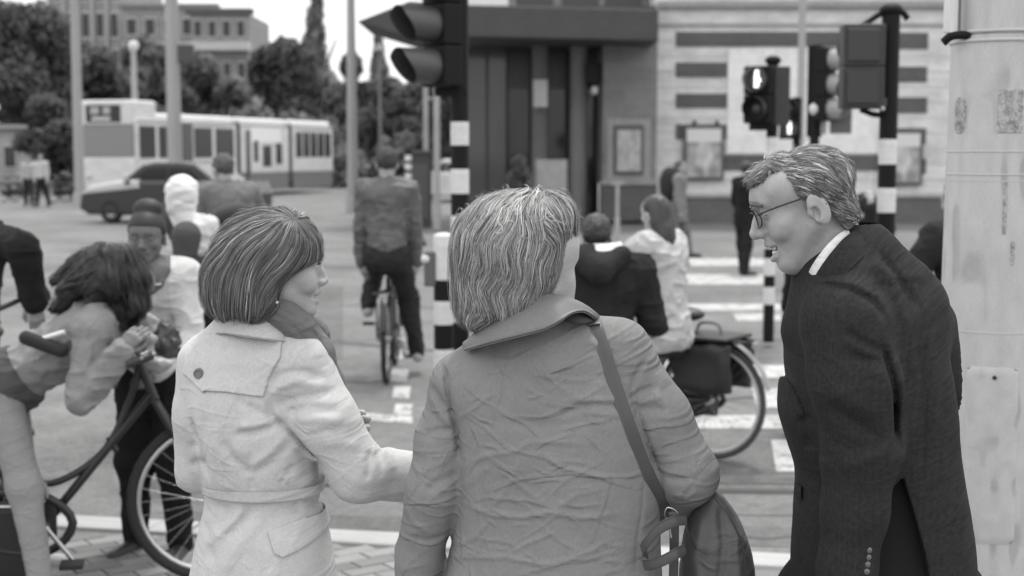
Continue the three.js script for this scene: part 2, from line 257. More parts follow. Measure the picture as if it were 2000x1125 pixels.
// a head 0.23 m tall: eyes at height 0, nose tip near (0, -.035, .118)
function headField(o = {}) {
  const top = o.top ?? .112, jaw = o.jaw ?? 0, open = o.open ?? 0, fat = o.fat ?? 1, noseL = o.nose ?? 1;
  const dp = o.deep ?? .094, mz = o.muzzle ?? 0, skull = [ell([0, Math.min(.026, top * .28), dp - .1], [.0755, top - Math.min(.026, top * .28), dp]), ell([0, -.028, .032], [.0595 * fat, .074, .055]), ell([0, .036, .04], [.062, o.fore ?? .05, .052])];
  const face = [cap([.047 * fat, -.048, .004], [.02, -.096 - jaw, .064], .022, .017), ell([0, -.1 - jaw, .071], [.023, .0165, .0185]), ell([.043 * fat, -.03, .055], [.022, .02, .024]), cap([.008, .021, .085], [.04, .019, .074], .0105, .009), ell([0, -.062 - jaw * .3, .06 + mz], [.033, .03, .0335])];
  const nose = [cap([0, .006, .087], [0, -.018, .089 + .008 * noseL], .008, .0095), cap([0, -.018, .089 + .008 * noseL], [0, -.034, .087 + .02 * noseL], .0095, .0122), ell([.0115, -.039, .094], [.0085, .0078, .0115])];
  const lips = [...chain([[0, -.0605 - open * .1, .0895 + mz], [.018, -.062 - open * .1, .084 + mz * .6], [o.smile ? .034 : .025, o.smile ? -.057 : -.065, o.smile ? .066 : .076]], [.0045, .004, .0022]), ...chain([[0, -.0735 - jaw * .5 - open, .0885 + mz], [.018, -.072 - jaw * .4 - open * .8, .082 + mz * .6], [o.smile ? .034 : .025, o.smile ? -.0605 : -.065, o.smile ? .066 : .076]], [.005, .0042, .0022])];
  const eyelid = ell([.032, -.001, .0745], [.0155, .0125, .0135]), socket = ell([.033, -.001, .1], [.019, .0125, .02]);
  const ear = ell([.0775, -.022, -.014], [.0095, .0325, .0195], [[.96, 0, -.28], [.03, .98, .17], [.27, -.17, .95]]), concha = ell([.084, -.028, -.006], [.0095, .0125, .0085]), scapha = ell([.0905, -.018, -.013], [.0068, .0235, .0125], [[.96, 0, -.28], [.03, .98, .17], [.27, -.17, .95]]), tragus = ell([.079, -.024, .003], [.006, .008, .005]);
  const mouth = ell([0, -.0665 - jaw * .3 - open * .45, (o.smile ? .084 : .088) + mz], [o.smile ? .035 : .0245, .0026 + open * .75 + jaw * .25, .026]), crease = o.smile ? cap([.022, -.043, .09], [.04, -.082, .07], .0022, .0016) : null, cheek = o.smile ? ell([.043, -.042, .066], [.018, .016, .016]) : null;
  return (x, y, z) => {
    const X = Math.abs(x); let d = smin(smin(skull[0](X, y, z), skull[1](X, y, z), .03), skull[2](X, y, z), .03);
    if (d > .06) return d - .03;
    for (const q of face) d = smin(d, q(X, y, z), .018);
    d = smax(d, -socket(X, y, z), .014); d = smin(d, eyelid(X, y, z), .006);
    for (const q of nose) d = smin(d, q(X, y, z), .009);
    if (open || jaw) d = smax(d, -mouth(X, y, z), .004);
    for (const q of lips) d = smin(d, q(X, y, z), .006);
    if (crease) { d = smin(d, cheek(X, y, z), .012); d = smax(d, -crease(X, y, z), .006); }
    if (o.noEar) return d;
    let e = smax(smax(ear(X, y, z), -scapha(X, y, z), .004), -concha(X, y, z), .004); e = smin(e, tragus(X, y, z), .004);
    return smin(d, e, .008);
  };
}
const placed = (f, A) => (x, y, z) => { const q = A.to(x, y, z); return f(q[0], q[1], q[2]) * A.s; };
// a hand with palm, four unequal fingers bent at two knuckles and a thumb from the side of the palm
function handFields(wrist, dir, palm, side, curl = .5, s = 1) {
  const d = nor3(dir), n = nor3(add3(palm, d, -dot3(palm, d))), x = mul3(cross3(d, n), side), at = (a, b, c) => add3(add3(add3(wrist, x, a * s), d, b * s), n, c * s);
  const L = [chain([at(-.004, 0, 0), at(0, .045, 0)], [.022 * s, .02 * s]), cap(at(.024, .03, 0), at(.024, .082, 0), .013 * s, .011 * s), cap(at(-.022, .03, 0), at(-.022, .076, 0), .013 * s, .011 * s), cap(at(0, .03, 0), at(0, .084, 0), .014 * s, .012 * s)].flat();
  const F = []; [[.03, .082, .07], [.01, .086, .08], [-.01, .083, .074], [-.029, .074, .058]].forEach(([a, b, l], i) => {
    let p = at(a, b, 0), ang = curl * (.7 + .1 * i); const pts = [at(a, b - .02, 0), p]; for (const k of [.45, .32, .25]) { p = add3(add3(p, d, Math.cos(ang) * l * k * s), n, Math.sin(ang) * l * k * s); pts.push(p); ang += curl * .8; } F.push(...chain(pts, [.0095, .0093, .0085, .0078, .0065].map((r) => r * s)));
  });
  F.push(...chain([at(.022, .015, .004), at(.045, .045, .014), at(.05, .072, .022 + .012 * curl), at(.046, .092, .028 + .02 * curl)], [.014, .0115, .0098, .0075].map((r) => r * s)));
  return { f: U([U(L, .018), U(F, .006)], .008), lo: boundsOf([wrist, at(0, .2, 0), at(.06, .08, 0), at(-.05, .08, 0), at(0, .1, .09)], .03) };
}
// locks of hair that follow a field: each lock is a handful of thin tapering strands
function growHair(f, geo, o) {
  const P0 = geo.attributes.position, pos = [], nor = [], col = [], idx = [], steps = o.steps ?? 12;
  for (let c = 0; c < o.locks; c++) {
    const v = Math.floor(rnd() * P0.count); let p = [P0.getX(v), P0.getY(v), P0.getZ(v)]; if (o.keep && !o.keep(p)) continue;
    const lift0 = rr(o.lay[0], o.lay[1]), fly = rnd() < (o.fly ?? 0), len = o.len * rr(.6, 1.3), st = len / steps, ph = rnd() * 6.28, path = [], per = o.per ?? 7, tone0 = o.tone();
    for (let i = 0; i <= steps; i++) {
      const g = nor3(grad(f, p[0], p[1], p[2], .004)), t = i / steps, want = lift0 + (fly ? o.flyH * Math.sin(t * 2.2) * rr(.8, 1.2) : 0), dd = f(p[0], p[1], p[2]) - want; p = add3(p, g, -dd * (i ? .6 : 1));
      let w = o.flow(p, g, ph, t); w = add3(w, g, -dot3(w, g)); w = nor3(w); path.push([p, g, w]); p = add3(p, w, st);
    }
    for (let s = 0; s < per; s++) {
      const a = rr(-1, 1) * o.spread, b = rr(-.6, .6) * o.spread, r0 = o.r * rr(.7, 1.3), tone = clamp(tone0 * mixN(rr(.45, 1.5), 1, .25) * (rnd() < .12 ? 1.4 : 1), .01, .95), start = pos.length / 3, jit = rr(-.4, .4) * o.spread;
      for (let i = 0; i <= steps; i++) {
        const t = i / steps, [q, g, w] = path[i], bi = cross3(w, g), k = 1 - .55 * t, c0 = add3(add3(q, bi, a * k + jit * Math.sin(t * 3 + ph)), g, b * k), r = r0 * (t < .15 ? .5 + t * 3.3 : 1 - .8 * Math.max(0, (t - .5) / .5) ** 2);
        for (const m of [-1, 1]) { const z = add3(c0, bi, m * r), e = nor3(add3(g, bi, m * .7)); pos.push(z[0], z[1], z[2]); nor.push(e[0], e[1], e[2]); col.push(tone, tone, tone); }
        if (i) { const A = start + (i - 1) * 2; idx.push(A, A + 1, A + 2, A + 1, A + 3, A + 2); }
      }
    }
  }
  const g = new THREE.BufferGeometry(); g.setAttribute('position', new THREE.Float32BufferAttribute(pos, 3)); g.setAttribute('normal', new THREE.Float32BufferAttribute(nor, 3)); g.setAttribute('uv', new THREE.BufferAttribute(new Float32Array(pos.length / 3 * 2), 2)); g.setAttribute('color', new THREE.Float32BufferAttribute(col, 3)); g.setIndex(idx); return g;
}
const HAIR = new THREE.MeshStandardMaterial({ color: 0xffffff, vertexColors: true, roughness: .5 });
const SKIN = new THREE.MeshPhysicalMaterial({ color: 0xffffff, vertexColors: true, roughness: .55, map: T_SKIN, bumpMap: T_SKIN, bumpScale: .0035, specularIntensity: .7 });
// ---------------------------------------------------------------- road, pavement, markings
const road = struct('road', topUV(new THREE.PlaneGeometry(700, 500).rotateX(-Math.PI / 2).translate(0, 0, -180)), grey(.2, { map: T_ASPH, r: .8 }));
function flatPoly(pts, y) { // ground polygon from pixel corners
  const q = pts.map(([px, py]) => G(px, py)), pos = [], idx = []; q.forEach((p) => pos.push(p[0], y, p[2])); for (let i = 1; i < q.length - 1; i++) idx.push(0, i, i + 1);
  const g = new THREE.BufferGeometry(); g.setAttribute('position', new THREE.Float32BufferAttribute(pos, 3)); g.setIndex(idx); g.computeVertexNormals(); const n = g.attributes.normal; for (let i = 0; i < n.count; i++) n.setXYZ(i, 0, 1, 0); return topUV(g);
}
const rectPx = (x0, y0, x1, y1, sl = 0) => [[x0, y1], [x1, y1 + sl], [x1 - (x1 - 1000) * .02, y0 + sl], [x0 - (x0 - 1000) * .02, y0]];
const PAINT = grey(.62, { map: T_PLAIN });
const WORN = noiseTex(256, (x, y) => .92 - .6 * sst(.52, .75, tile(x, y, 48, 61) * .6 + tile(x, y, 7, 62) * .4) + .1 * (tile(x, y, 128, 63) - .5), 1.4);
const PAINT2 = grey(.5, { map: WORN });
const mark = (name, pts, y = .004, m = PAINT2) => lpart(road, name, flatPoly(pts, y), m);
for (const r of [[758, 683, 787, 703], [762, 722, 795, 746], [765, 755, 799, 779], [768, 790, 803, 811]]) mark('dash_block', rectPx(...r));
mark('dash_block', rectPx(754, 650, 780, 666)); mark('dash_block', rectPx(750, 622, 774, 636));
mark('stop_line', [[655, 818], [806, 828], [806, 814], [655, 804]]);
for (const r of [[1345, 536, 1500, 556], [1350, 594, 1640, 607], [1440, 613, 1640, 627], [1280, 705, 1330, 738], [1478, 714, 1640, 739], [1478, 760, 1640, 799], [1330, 812, 1640, 838], [1516, 860, 1640, 922], [1120, 594, 1330, 606], [1350, 505, 1500, 520]]) mark('zebra_stripe', rectPx(...r));
// tram track: paler concrete bed with rails, the gutter and seams on our side of the crossing
const bed = (pts, y, v, name = 'track_bed') => mark(name, pts, y, grey(v, { map: T_ASPH }));
bed([[-900, 432], [2600, 432], [2600, 398], [-900, 398]], .003, .24); bed([[-900, 470], [690, 474], [690, 446], [-900, 442]], .003, .2);
for (const y of [403, 410, 421, 428]) mark('rail', [[-900, y + 1.2], [2600, y + 1.2], [2600, y], [-900, y]], .008, grey(.07, { r: .4 }));
bed([[1300, 1004], [1900, 1014], [1900, 976], [1300, 968]], .003, .2, 'gutter'); mark('joint', [[1300, 962], [1900, 970], [1900, 962], [1300, 954]], .004, grey(.06)); bed([[1300, 944], [1900, 950], [1900, 938], [1300, 932]], .003, .18, 'gutter');
bed([[600, 700], [670, 704], [670, 560], [620, 560]], .002, .15, 'repair_patch');
mark('joint', [[560, 662], [880, 690], [880, 686], [560, 658]], .004, grey(.07)); mark('joint', [[560, 520], [880, 530], [880, 527], [560, 517]], .004, grey(.08));
bed([[-400, 620], [420, 620], [420, 560], [-400, 560]], .002, .19, 'cycle_lane'); bed([[380, 1034], [1900, 1080], [1900, 1040], [380, 1000]], .002, .15, 'cycle_lane');

for (const [l, w] of [[[[600, 760], [660, 742], [720, 748], [800, 736]], 2], [[[1200, 780], [1330, 790], [1460, 776], [1640, 786]], 2], [[[560, 590], [640, 600], [720, 594], [860, 602]], 1.4], [[[1300, 660], [1420, 668], [1560, 662]], 1.6], [[[690, 980], [760, 968], [800, 985]], 3], [[[1420, 1046], [1500, 1052], [1560, 1046]], 3]]) for (let i = 1; i < l.length; i++) mark('crack', [[l[i - 1][0], l[i - 1][1] + w], [l[i][0], l[i][1] + w], l[i], l[i - 1]], .0035, grey(.07));
{ const q = G(676, 925), m = lpart(road, 'manhole_cover', new THREE.CylinderGeometry(.3, .3, .012, 36).translate(q[0], .002, q[2]), grey(.09, { r: .6, map: T_PLAIN })); lpart(m, 'cover_ring', new THREE.TorusGeometry(.3, .014, 6, 40).rotateX(Math.PI / 2).translate(q[0], .006, q[2]), grey(.14)); }
// pavement on our side: flush kerb and bricks laid on the slant
const K0 = [-6, 0, -7.35], K1 = [6, 0, -4.95], kd = nor3(sub3(K1, K0)), kn = [-kd[2], 0, kd[0]];    // kerb line; kn points towards us
const sideOfKerb = (x, z) => (x - K0[0]) * kn[0] + (z - K0[2]) * kn[2];
{
  const g = new THREE.BufferGeometry(), far = 14, a = add3(K0, kd, -8), b = add3(K1, kd, 8), c = add3(b, kn, far), d = add3(a, kn, far);
  g.setAttribute('position', new THREE.Float32BufferAttribute([a, b, c, d].flatMap((p) => [p[0], .012, p[2]]), 3)); g.setIndex([0, 2, 1, 0, 3, 2]); g.computeVertexNormals(); for (let i = 0; i < 4; i++) g.attributes.normal.setXYZ(i, 0, 1, 0); topUV(g);
  const pave = struct('pavement', g, grey(.2, { map: T_PLAIN }));
  const bricks = [0, 1, 2].map((i) => new RoundedBoxGeometry(.2 - .006, .03, .1 - .006, 1, .004)), bm = [.17, .2, .24, .29].map((v) => grey(v, { map: T_PLAIN }));
  const th = .62, ct = Math.cos(th), st = Math.sin(th); let n = 0;
  for (let i = -30; i < 30 && n < 298; i++) for (let j = -60; j < 60 && n < 298; j++) {
    const u = (i + (j & 1) * .5) * .2, v = j * .1, x = -1.3 + u * ct + v * st, z = -5.9 - u * st + v * ct;
    if (x < -2.55 || x > -.3 || z > -5.25 || sideOfKerb(x, z) < .17) continue;
    const m = lpart(pave, n ? 'brick_' + String(n).padStart(3, '0') : 'brick', bricks[n % 3], bm[Math.floor(rnd() * 4)]); m.position.set(x, .009 + rr(-.002, .002), z); m.rotation.set(rr(-.012, .012), th, rr(-.012, .012)); n++;
  }
  const kerb = struct('kerb', rod([0, -.2, -6.15], [.01, -.2, -6.15], .01), grey(.3)); kerb.geometry = new THREE.BoxGeometry(30, .05, .16).translate(0, 0, 0); kerb.position.set(0, -.02, -6.15); kerb.rotation.y = Math.atan2(-kd[2], kd[0]);
  for (let i = -7; i <= 7; i++) { const m = lpart(kerb, 'kerb_stone', new RoundedBoxGeometry(.985, .05, .2, 2, .008), grey([.4, .46, .43][(i + 9) % 3], { map: T_PLAIN })); m.position.set(i, .026, 0); }
}

// ---------------------------------------------------------------- poles and street furniture
const STEEL = grey(.42, { map: T_PLAIN, r: .6 }), BLACK = grey(.011, { r: .6, phys: { specularIntensity: .35 } }), WHITE = grey(.78, { r: .6, map: T_PLAIN }), CONC = grey(.52, { map: T_PLAIN });
const groundPy = (d) => { const a = P(1000, 0, d), b = P(1000, 1000, d); return 1000 * (a[1]) / (a[1] - b[1]); };
const yOf = (py, d) => P(1000, py, d)[1], xOf = (px, py, d) => P(px, py, d)[0];
function mastPole(name, label, px, py, d, r0, r1, topY, extra, tone = .4) {
  const x = xOf(px, py, d), t = thing(name, label, 'pole', [x, 0, -d]);
  lpart(t, 'shaft', new THREE.CylinderGeometry(r1, r0, topY, 18).translate(0, topY / 2, 0), grey(tone, { map: T_PLAIN, r: .6 }));
  lpart(t, 'base_collar', new THREE.CylinderGeometry(r0 * 1.25, r0 * 1.3, .5, 18).translate(0, .25, 0), STEEL);
  extra?.(t); return t;
}
mastPole('tram_pole', 'slim pale overhead-wire pole at the left edge of the tram front', 148, 100, 46, .17, .12, 9);
mastPole('tram_pole', 'thick pale overhead-wire pole standing before the side of the tram', 338, 150, 40, .21, .17, 9, (t) => lpart(t, 'sign_box', box(.5, .5, .2, .34, yOf(105, 40), 0, .03), grey(.08)));
mastPole('tram_pole', 'tapering pale pole right of the tram, against the sky', 687, 200, 42, .17, .09, 10);
mastPole('lamp_post', 'short pale street lamp with round top above the tram roof', 262, 150, 52, .12, .1, yOf(98, 52), (t) => lpart(t, 'lamp_head', ball([0, yOf(90, 52), 0], .2, 14), grey(.6)));
mastPole('lamp_post', 'faint grey lamp post among the trees beside the conical tree', 742, 200, 64, .09, .07, 6.4, (t) => lpart(t, 'lamp_head', new THREE.ConeGeometry(.3, .4, 12).translate(0, 6.5, 0), grey(.2)), .17);
mastPole('lamp_post', 'thin white lamp post rising before the striped brick facade', 1565, 150, 24, .065, .055, 9);

const bands = (t, x, z, d, r, list) => { for (const [y0, y1, w] of list) { const a = yOf(y1, d), b = yOf(y0, d); lpart(t, w ? 'white_band' : 'black_band', new THREE.CylinderGeometry(r + (w ? .001 : 0), r + (w ? .001 : 0), b - a, 24).translate(0, (a + b) / 2, 0), w ? WHITE : BLACK); } };
// one signal section facing +z: housing, lens, cowl
function signalHead(t, n, at, yaw, o = {}) {
  const s = o.size ?? .24, g = new THREE.Group(); g.name = 'signal_head'; g.position.set(...at); g.rotation.y = yaw; t.add(g);
  for (let i = 0; i < n; i++) {
    const y = -i * s;
    lpart(g, 'housing', box(s * 1.02, s * .985, .13, 0, y, 0, .012), BLACK);
    lpart(g, 'lens', new THREE.SphereGeometry(s * .37, 20, 8, 0, 6.283, 0, .5).rotateX(Math.PI / 2).scale(1, 1, .3).translate(0, y, .062 - s * .09), grey(.03, { r: .15 }));
    if (o.cowl) { const c = new THREE.CylinderGeometry(s * .42, s * .42, o.cowl, 28, 1, true, 0, 6.283), p = c.attributes.position; c.rotateX(Math.PI / 2); for (let k = 0; k < p.count; k++) if (p.getZ(k) > 0) p.setZ(k, p.getZ(k) * (.1 + .9 * clamp((p.getY(k) / (s * .42) + 1.1) / 1.6, 0, 1))); c.translate(0, y, .065 + o.cowl / 2); c.computeVertexNormals(); lpart(g, 'cowl', c, grey(o.cowlTone ?? .035, { r: .45, side: THREE.DoubleSide })); }
  }
  return g;
}
{ // striped signal pole in the middle, two big heads turned to the left
  const d = 8.7, x = xOf(898, 300, d), t = thing('traffic_light', 'traffic light on a black and white pole, its large cowled lamps turned left', 'traffic light', [x, 0, -d]);
  bands(t, x, -d, d, .055, [[-140, 238, 0], [238, 284, 1], [284, 330, 0], [330, 378, 1], [378, 421, 0], [421, 468, 1], [468, 514, 0], [514, 560, 1], [560, 590, 0], [590, 628, 1], [628, 684, 0], [684, 730, 1], [730, 790, 0], [790, groundPy(d), 0]]);
  signalHead(t, 3, [-.1, yOf(-30, d), .06], -.95, { size: .246, cowl: .25, cowlTone: .07 });
  for (const y of [-60, 180]) lpart(t, 'bracket', box(.2, .05, .06, -.05, yOf(y, d), .02, .01), BLACK);
  const d2 = 8.2, x2 = xOf(866, 560, d2), b = thing('push_button_post', 'short black and white striped post with push button, beside the traffic light pole', 'post', [x2, 0, -d2]);
  bands(b, x2, -d2, d2, .056, [[462, 546, 1], [546, 587, 0], [587, 633, 1], [633, 681, 0], [681, 728, 1], [728, 775, 0], [775, groundPy(d2), 0]]);
  lpart(b, 'cap', new THREE.SphereGeometry(.057, 20, 8, 0, 6.283, 0, 1.571).scale(1, .4, 1).translate(0, yOf(462, d2), 0), WHITE);
  lpart(b, 'push_button_box', box(.07, .2, .09, -.075, yOf(525, d2), 0, .012), grey(.12)); lpart(b, 'push_button', ball([-.1, yOf(505, d2), .03], .028, 12), grey(.7));
}
{ // striped signal pole at the right, its double box seen from behind
  const d = 9, x = xOf(1735, 250, d), t = thing('traffic_light', 'tall striped pole with a double signal box seen from behind, right of the suited man', 'traffic light', [x, 0, -d]);
  bands(t, x, -d, d, .056, [[18, 272, 0], [272, 321, 1], [321, 367, 0], [367, 415, 1], [415, 462, 0], [462, 510, 1], [510, 560, 0], [560, 606, 1], [606, groundPy(d), 0]]);
  lpart(t, 'cap', new THREE.SphereGeometry(.075, 16, 8).scale(1, .6, 1).translate(0, yOf(20, d), 0), BLACK);
  const bx = xOf(1681, 130, d) - x;
  lpart(t, 'signal_box', box(.262, .262, .14, bx, yOf(90, d), .03, .012), grey(.03, { r: .5 })); lpart(t, 'signal_box', box(.262, .262, .14, bx, yOf(172, d), .03, .012), grey(.028, { r: .5 }));
  for (const y of [90, 172]) { lpart(t, 'box_door', box(.2, .2, .02, bx - .01, yOf(y, d), .105, .006), grey(.035, { r: .45 })); lpart(t, 'cowl', new THREE.CylinderGeometry(.1, .1, .2, 20, 1, true).rotateX(Math.PI / 2).translate(bx, yOf(y, d), -.14), BLACK); }
  lpart(t, 'bracket', tube([[0, yOf(24, d), 0], [-.07, yOf(28, d), 0], [-.13, yOf(40, d), .0], [bx, yOf(50, d), .02]], .018, 20, 8), BLACK);
  lpart(t, 'bracket', tube([[0, yOf(24, d), 0], [.06, yOf(24, d), .02], [.1, yOf(38, d), .02]], .02, 16, 8), BLACK);
  lpart(t, 'bracket', tube([[0, yOf(222, d), 0], [bx * .5, yOf(224, d), .02], [bx, yOf(214, d), .02]], .018, 16, 8), BLACK);
  lpart(t, 'bolt', ball([bx + .12, yOf(213, d), .1], .014, 10), grey(.5));
  lpart(t, 'label_plate', box(.06, .05, .006, -.06, yOf(200, d), .062, .002), grey(.09));
}
const manShape = (s) => J(new THREE.SphereGeometry(s * .2, 12, 8).translate(0, s * .78, 0), new THREE.CapsuleGeometry(s * .24, s * .42, 4, 10).scale(1, 1, .5).translate(0, s * .22, 0), box(s * .16, s * .62, s * .2, -s * .12, -s * .4, 0, .001), box(s * .16, s * .62, s * .2, s * .12, -s * .4, 0, .001));
function pedSignal(t, at, yaw, lit, s) {
  const g = signalHead(t, 2, at, yaw, { size: s, cowl: s * .35, cowlTone: .03 });
  const m = lpart(g, 'lamp_symbol', manShape(s * .36).translate(0, -lit * s, .068), new THREE.MeshStandardMaterial({ color: 0x222222, emissive: 0xffffff, emissiveIntensity: 1.6 }));
  const l = new THREE.PointLight(0xffffff, .08, 3); l.position.set(0, -lit * s, .16); l.castShadow = true; g.add(l);
}
{
  const d = 12.9, x = xOf(1505, 400, d), t = thing('pedestrian_light', 'near pedestrian light with lit upper figure, on a striped post left of the suited man', 'pedestrian light', [x, 0, -d]);
  bands(t, x, -d, d, .05, [[118, 268, 0], [268, 318, 1], [318, 372, 0], [372, 420, 1], [420, 470, 1], [470, 485, 1], [485, 504, 0], [504, 538, 1], [538, 560, 0], [560, 594, 1], [594, groundPy(d), 0]]);
  pedSignal(t, [-.13, yOf(158, d), .09], -.62, 0, .255);
  lpart(t, 'back_box', box(.16, .52, .2, .055, yOf(188, d), .03, .015), grey(.05)); lpart(t, 'cap', new THREE.SphereGeometry(.075, 16, 8).scale(1, .6, 1).translate(0, yOf(118, d), 0), BLACK); lpart(t, 'bracket', box(.22, .1, .1, -.1, yOf(244, d), .06, .01), BLACK);
  const d2 = 19, x2 = xOf(1556, 250, d2), u = thing('pedestrian_light', 'farther pedestrian light with lit lower figure, beside the thin white lamp post', 'pedestrian light', [x2, 0, -d2]);
  lpart(u, 'post', new THREE.CylinderGeometry(.05, .05, yOf(190, d2), 16).translate(0, yOf(190, d2) / 2, 0), BLACK);
  pedSignal(u, [-.1, yOf(212, d2), .08], -.35, 1, .27);
  const d3 = 16, x3 = xOf(1592, 200, d3), w = thing('traffic_light', 'dark signal mast, cowls painted with reflected light, turned right, behind the thin white lamp post', 'traffic light', [x3, 0, -d3]);
  lpart(w, 'post', new THREE.CylinderGeometry(.055, .055, yOf(88, d3), 16).translate(0, yOf(88, d3) / 2, 0), BLACK); lpart(w, 'backing_board', box(.17, 1.02, .06, 0, yOf(178, d3), -.02, .02), BLACK);
  signalHead(w, 3, [.1, yOf(118, d3), .06], .9, { size: .27, cowl: .24, cowlTone: .3 });  // light reflected off the cowls is put into their pale tone
  lpart(w, 'sign_plate', box(.24, .3, .02, .28, yOf(235, d3), .05, .004), grey(.12)); lpart(w, 'sign_post', rod([.08, yOf(262, d3), .08], [.08, yOf(185, d3), .08], .03), grey(.25));
  lpart(w, 'reflector', ball([-.02, yOf(214, d3), .09], .07, 12), grey(.6));
}
{ // big pale steel mast at the right edge
  const d = 4.1, x = xOf(1948, 300, d), t = thing('steel_mast', 'broad pale steel mast with access door at the right edge, behind the suited man', 'mast', [x, 0, -d]);
  const r = (y) => mixN(.158, .134, clamp(y / 2.3, 0, 1)), yb = yOf(74, d), W = noiseTex(512, (u, v) => .86 + .1 * (tile(u, v, 200, 71) - .5) + .12 * (tile(u, v, 20, 72) - .5) - .22 * sst(.66, .85, tile(u, v * .5, 16, 73)) * sst(.4, .6, tile(u, v, 4, 74)), 1);
  W.repeat.set(2, 2);
  const mm = grey(.56, { map: W, r: .55 });
  lpart(t, 'shaft', new THREE.CylinderGeometry(r(yb), r(0), yb, 64, 12).translate(0, yb / 2, 0), mm);
  lpart(t, 'shaft', new THREE.CylinderGeometry(.128, .132, 6, 64).translate(0, yb + 3, 0), mm);
  const ring = (py, w, k = .0035) => lpart(t, 'ring', new THREE.TorusGeometry(r(yOf(py, d)) - .001 + k * .3, k, 10, 72).rotateX(Math.PI / 2).scale(1, w, 1).translate(0, yOf(py, d), 0), mm);
  ring(66, 1.2, .004); ring(84, 1, .005); ring(296, .8, .0025); ring(340, .8, .0025); ring(352, 1, .0015); ring(640, .8, .002);
  // door: a curved plate with rounded corners
  const plate = (px0, px1, py0, py1, rc, off, mat, name) => { const a0 = Math.asin(clamp((xOf(px0, 800, d - .14) - x) / .152, -1, 1)), a1 = Math.asin(clamp((xOf(px1, 800, d - .14) - x) / .152, -1, 1)), y1 = yOf(py0, d - .14), y0 = yOf(py1, d - .14), lo = [], hi = []; for (let i = 0; i <= 40; i++) { const y = mixN(y0, y1, i / 40), e = Math.min(y - y0, y1 - y), q = e < rc ? rc - Math.sqrt(Math.max(0, rc * rc - (rc - e) ** 2)) : 0, R = r(y) + off, da = q / .152; for (const [l, a] of [[lo, a0 + da], [hi, a1 - da]]) l.push([Math.sin(a) * R, y, Math.cos(a) * R]); }
    const g = new THREE.BufferGeometry(), pos = [], uv = [], idx = [], n = 16; for (let i = 0; i <= 40; i++) for (let j = 0; j <= n; j++) { const A = Math.atan2(lo[i][0], lo[i][2]), B = Math.atan2(hi[i][0], hi[i][2]), a = mixN(A, B, j / n), R = r(lo[i][1]) + off - ((j === 0 || j === n || i === 0 || i === 40) ? .004 : 0); pos.push(Math.sin(a) * R, lo[i][1], Math.cos(a) * R); uv.push(a * .15, lo[i][1]); } for (let i = 0; i < 40; i++) for (let j = 0; j < n; j++) { const a = i * (n + 1) + j; idx.push(a, a + 1, a + n + 1, a + 1, a + n + 2, a + n + 1); } g.setAttribute('position', new THREE.Float32BufferAttribute(pos, 3)); g.setAttribute('uv', new THREE.Float32BufferAttribute(uv, 2)); g.setIndex(idx); g.computeVertexNormals(); return lpart(t, name, g, mat); };
  plate(1888, 1990, 714, 1066, .022, .0015, grey(.2, { r: .8 }), 'door_gap');
  const door = plate(1891, 1987, 717, 1062, .02, .0045, mm, 'door');
  const ky = yOf(737, d - .14), ka = Math.asin((xOf(1941, 737, d - .14) - x) / .152); lpart(door, 'keyhole', new THREE.CylinderGeometry(.006, .006, .004, 16).rotateX(Math.PI / 2).rotateY(ka).translate(Math.sin(ka) * (r(ky) + .006), ky, Math.cos(ka) * (r(ky) + .006)), grey(.03));
  const RES = noiseTex(256, (u, v) => .6 + .5 * (tile(u, v, 40, 81) - .5) + .5 * (tile(u, v, 12, 82) - .2), 1); RES.repeat.set(6, 6);
  plate(1926, 1984, 172, 262, .004, .001, grey(.46, { map: RES, r: .8 }), 'poster_remains'); plate(1862, 1878, 186, 262, .03, .001, grey(.42, { map: RES }), 'poster_remains'); plate(1944, 1953, 352, 460, .01, .001, grey(.48, { map: RES }), 'dirt_streak'); plate(1962, 1972, 470, 520, .01, .001, grey(.5, { map: RES }), 'dirt_streak');
  lpart(t, 'clamp', J(tube([[-.11, yOf(72, d), .07], [-.16, yOf(74, d), .06], [-.18, yOf(86, d), .05]], .012, 16, 8)), BLACK);
  const p = thing('sign_plate', 'white edge of a sign fixed to the left side of the steel mast', 'sign', [xOf(1845, 30, d), 0, -d + .06]); lpart(p, 'plate', box(.04, .5, .012, 0, yOf(68, d) + .25, 0, .003), WHITE); lpart(p, 'frame', box(.006, .5, .02, .022, yOf(68, d) + .25, 0), grey(.15));
}
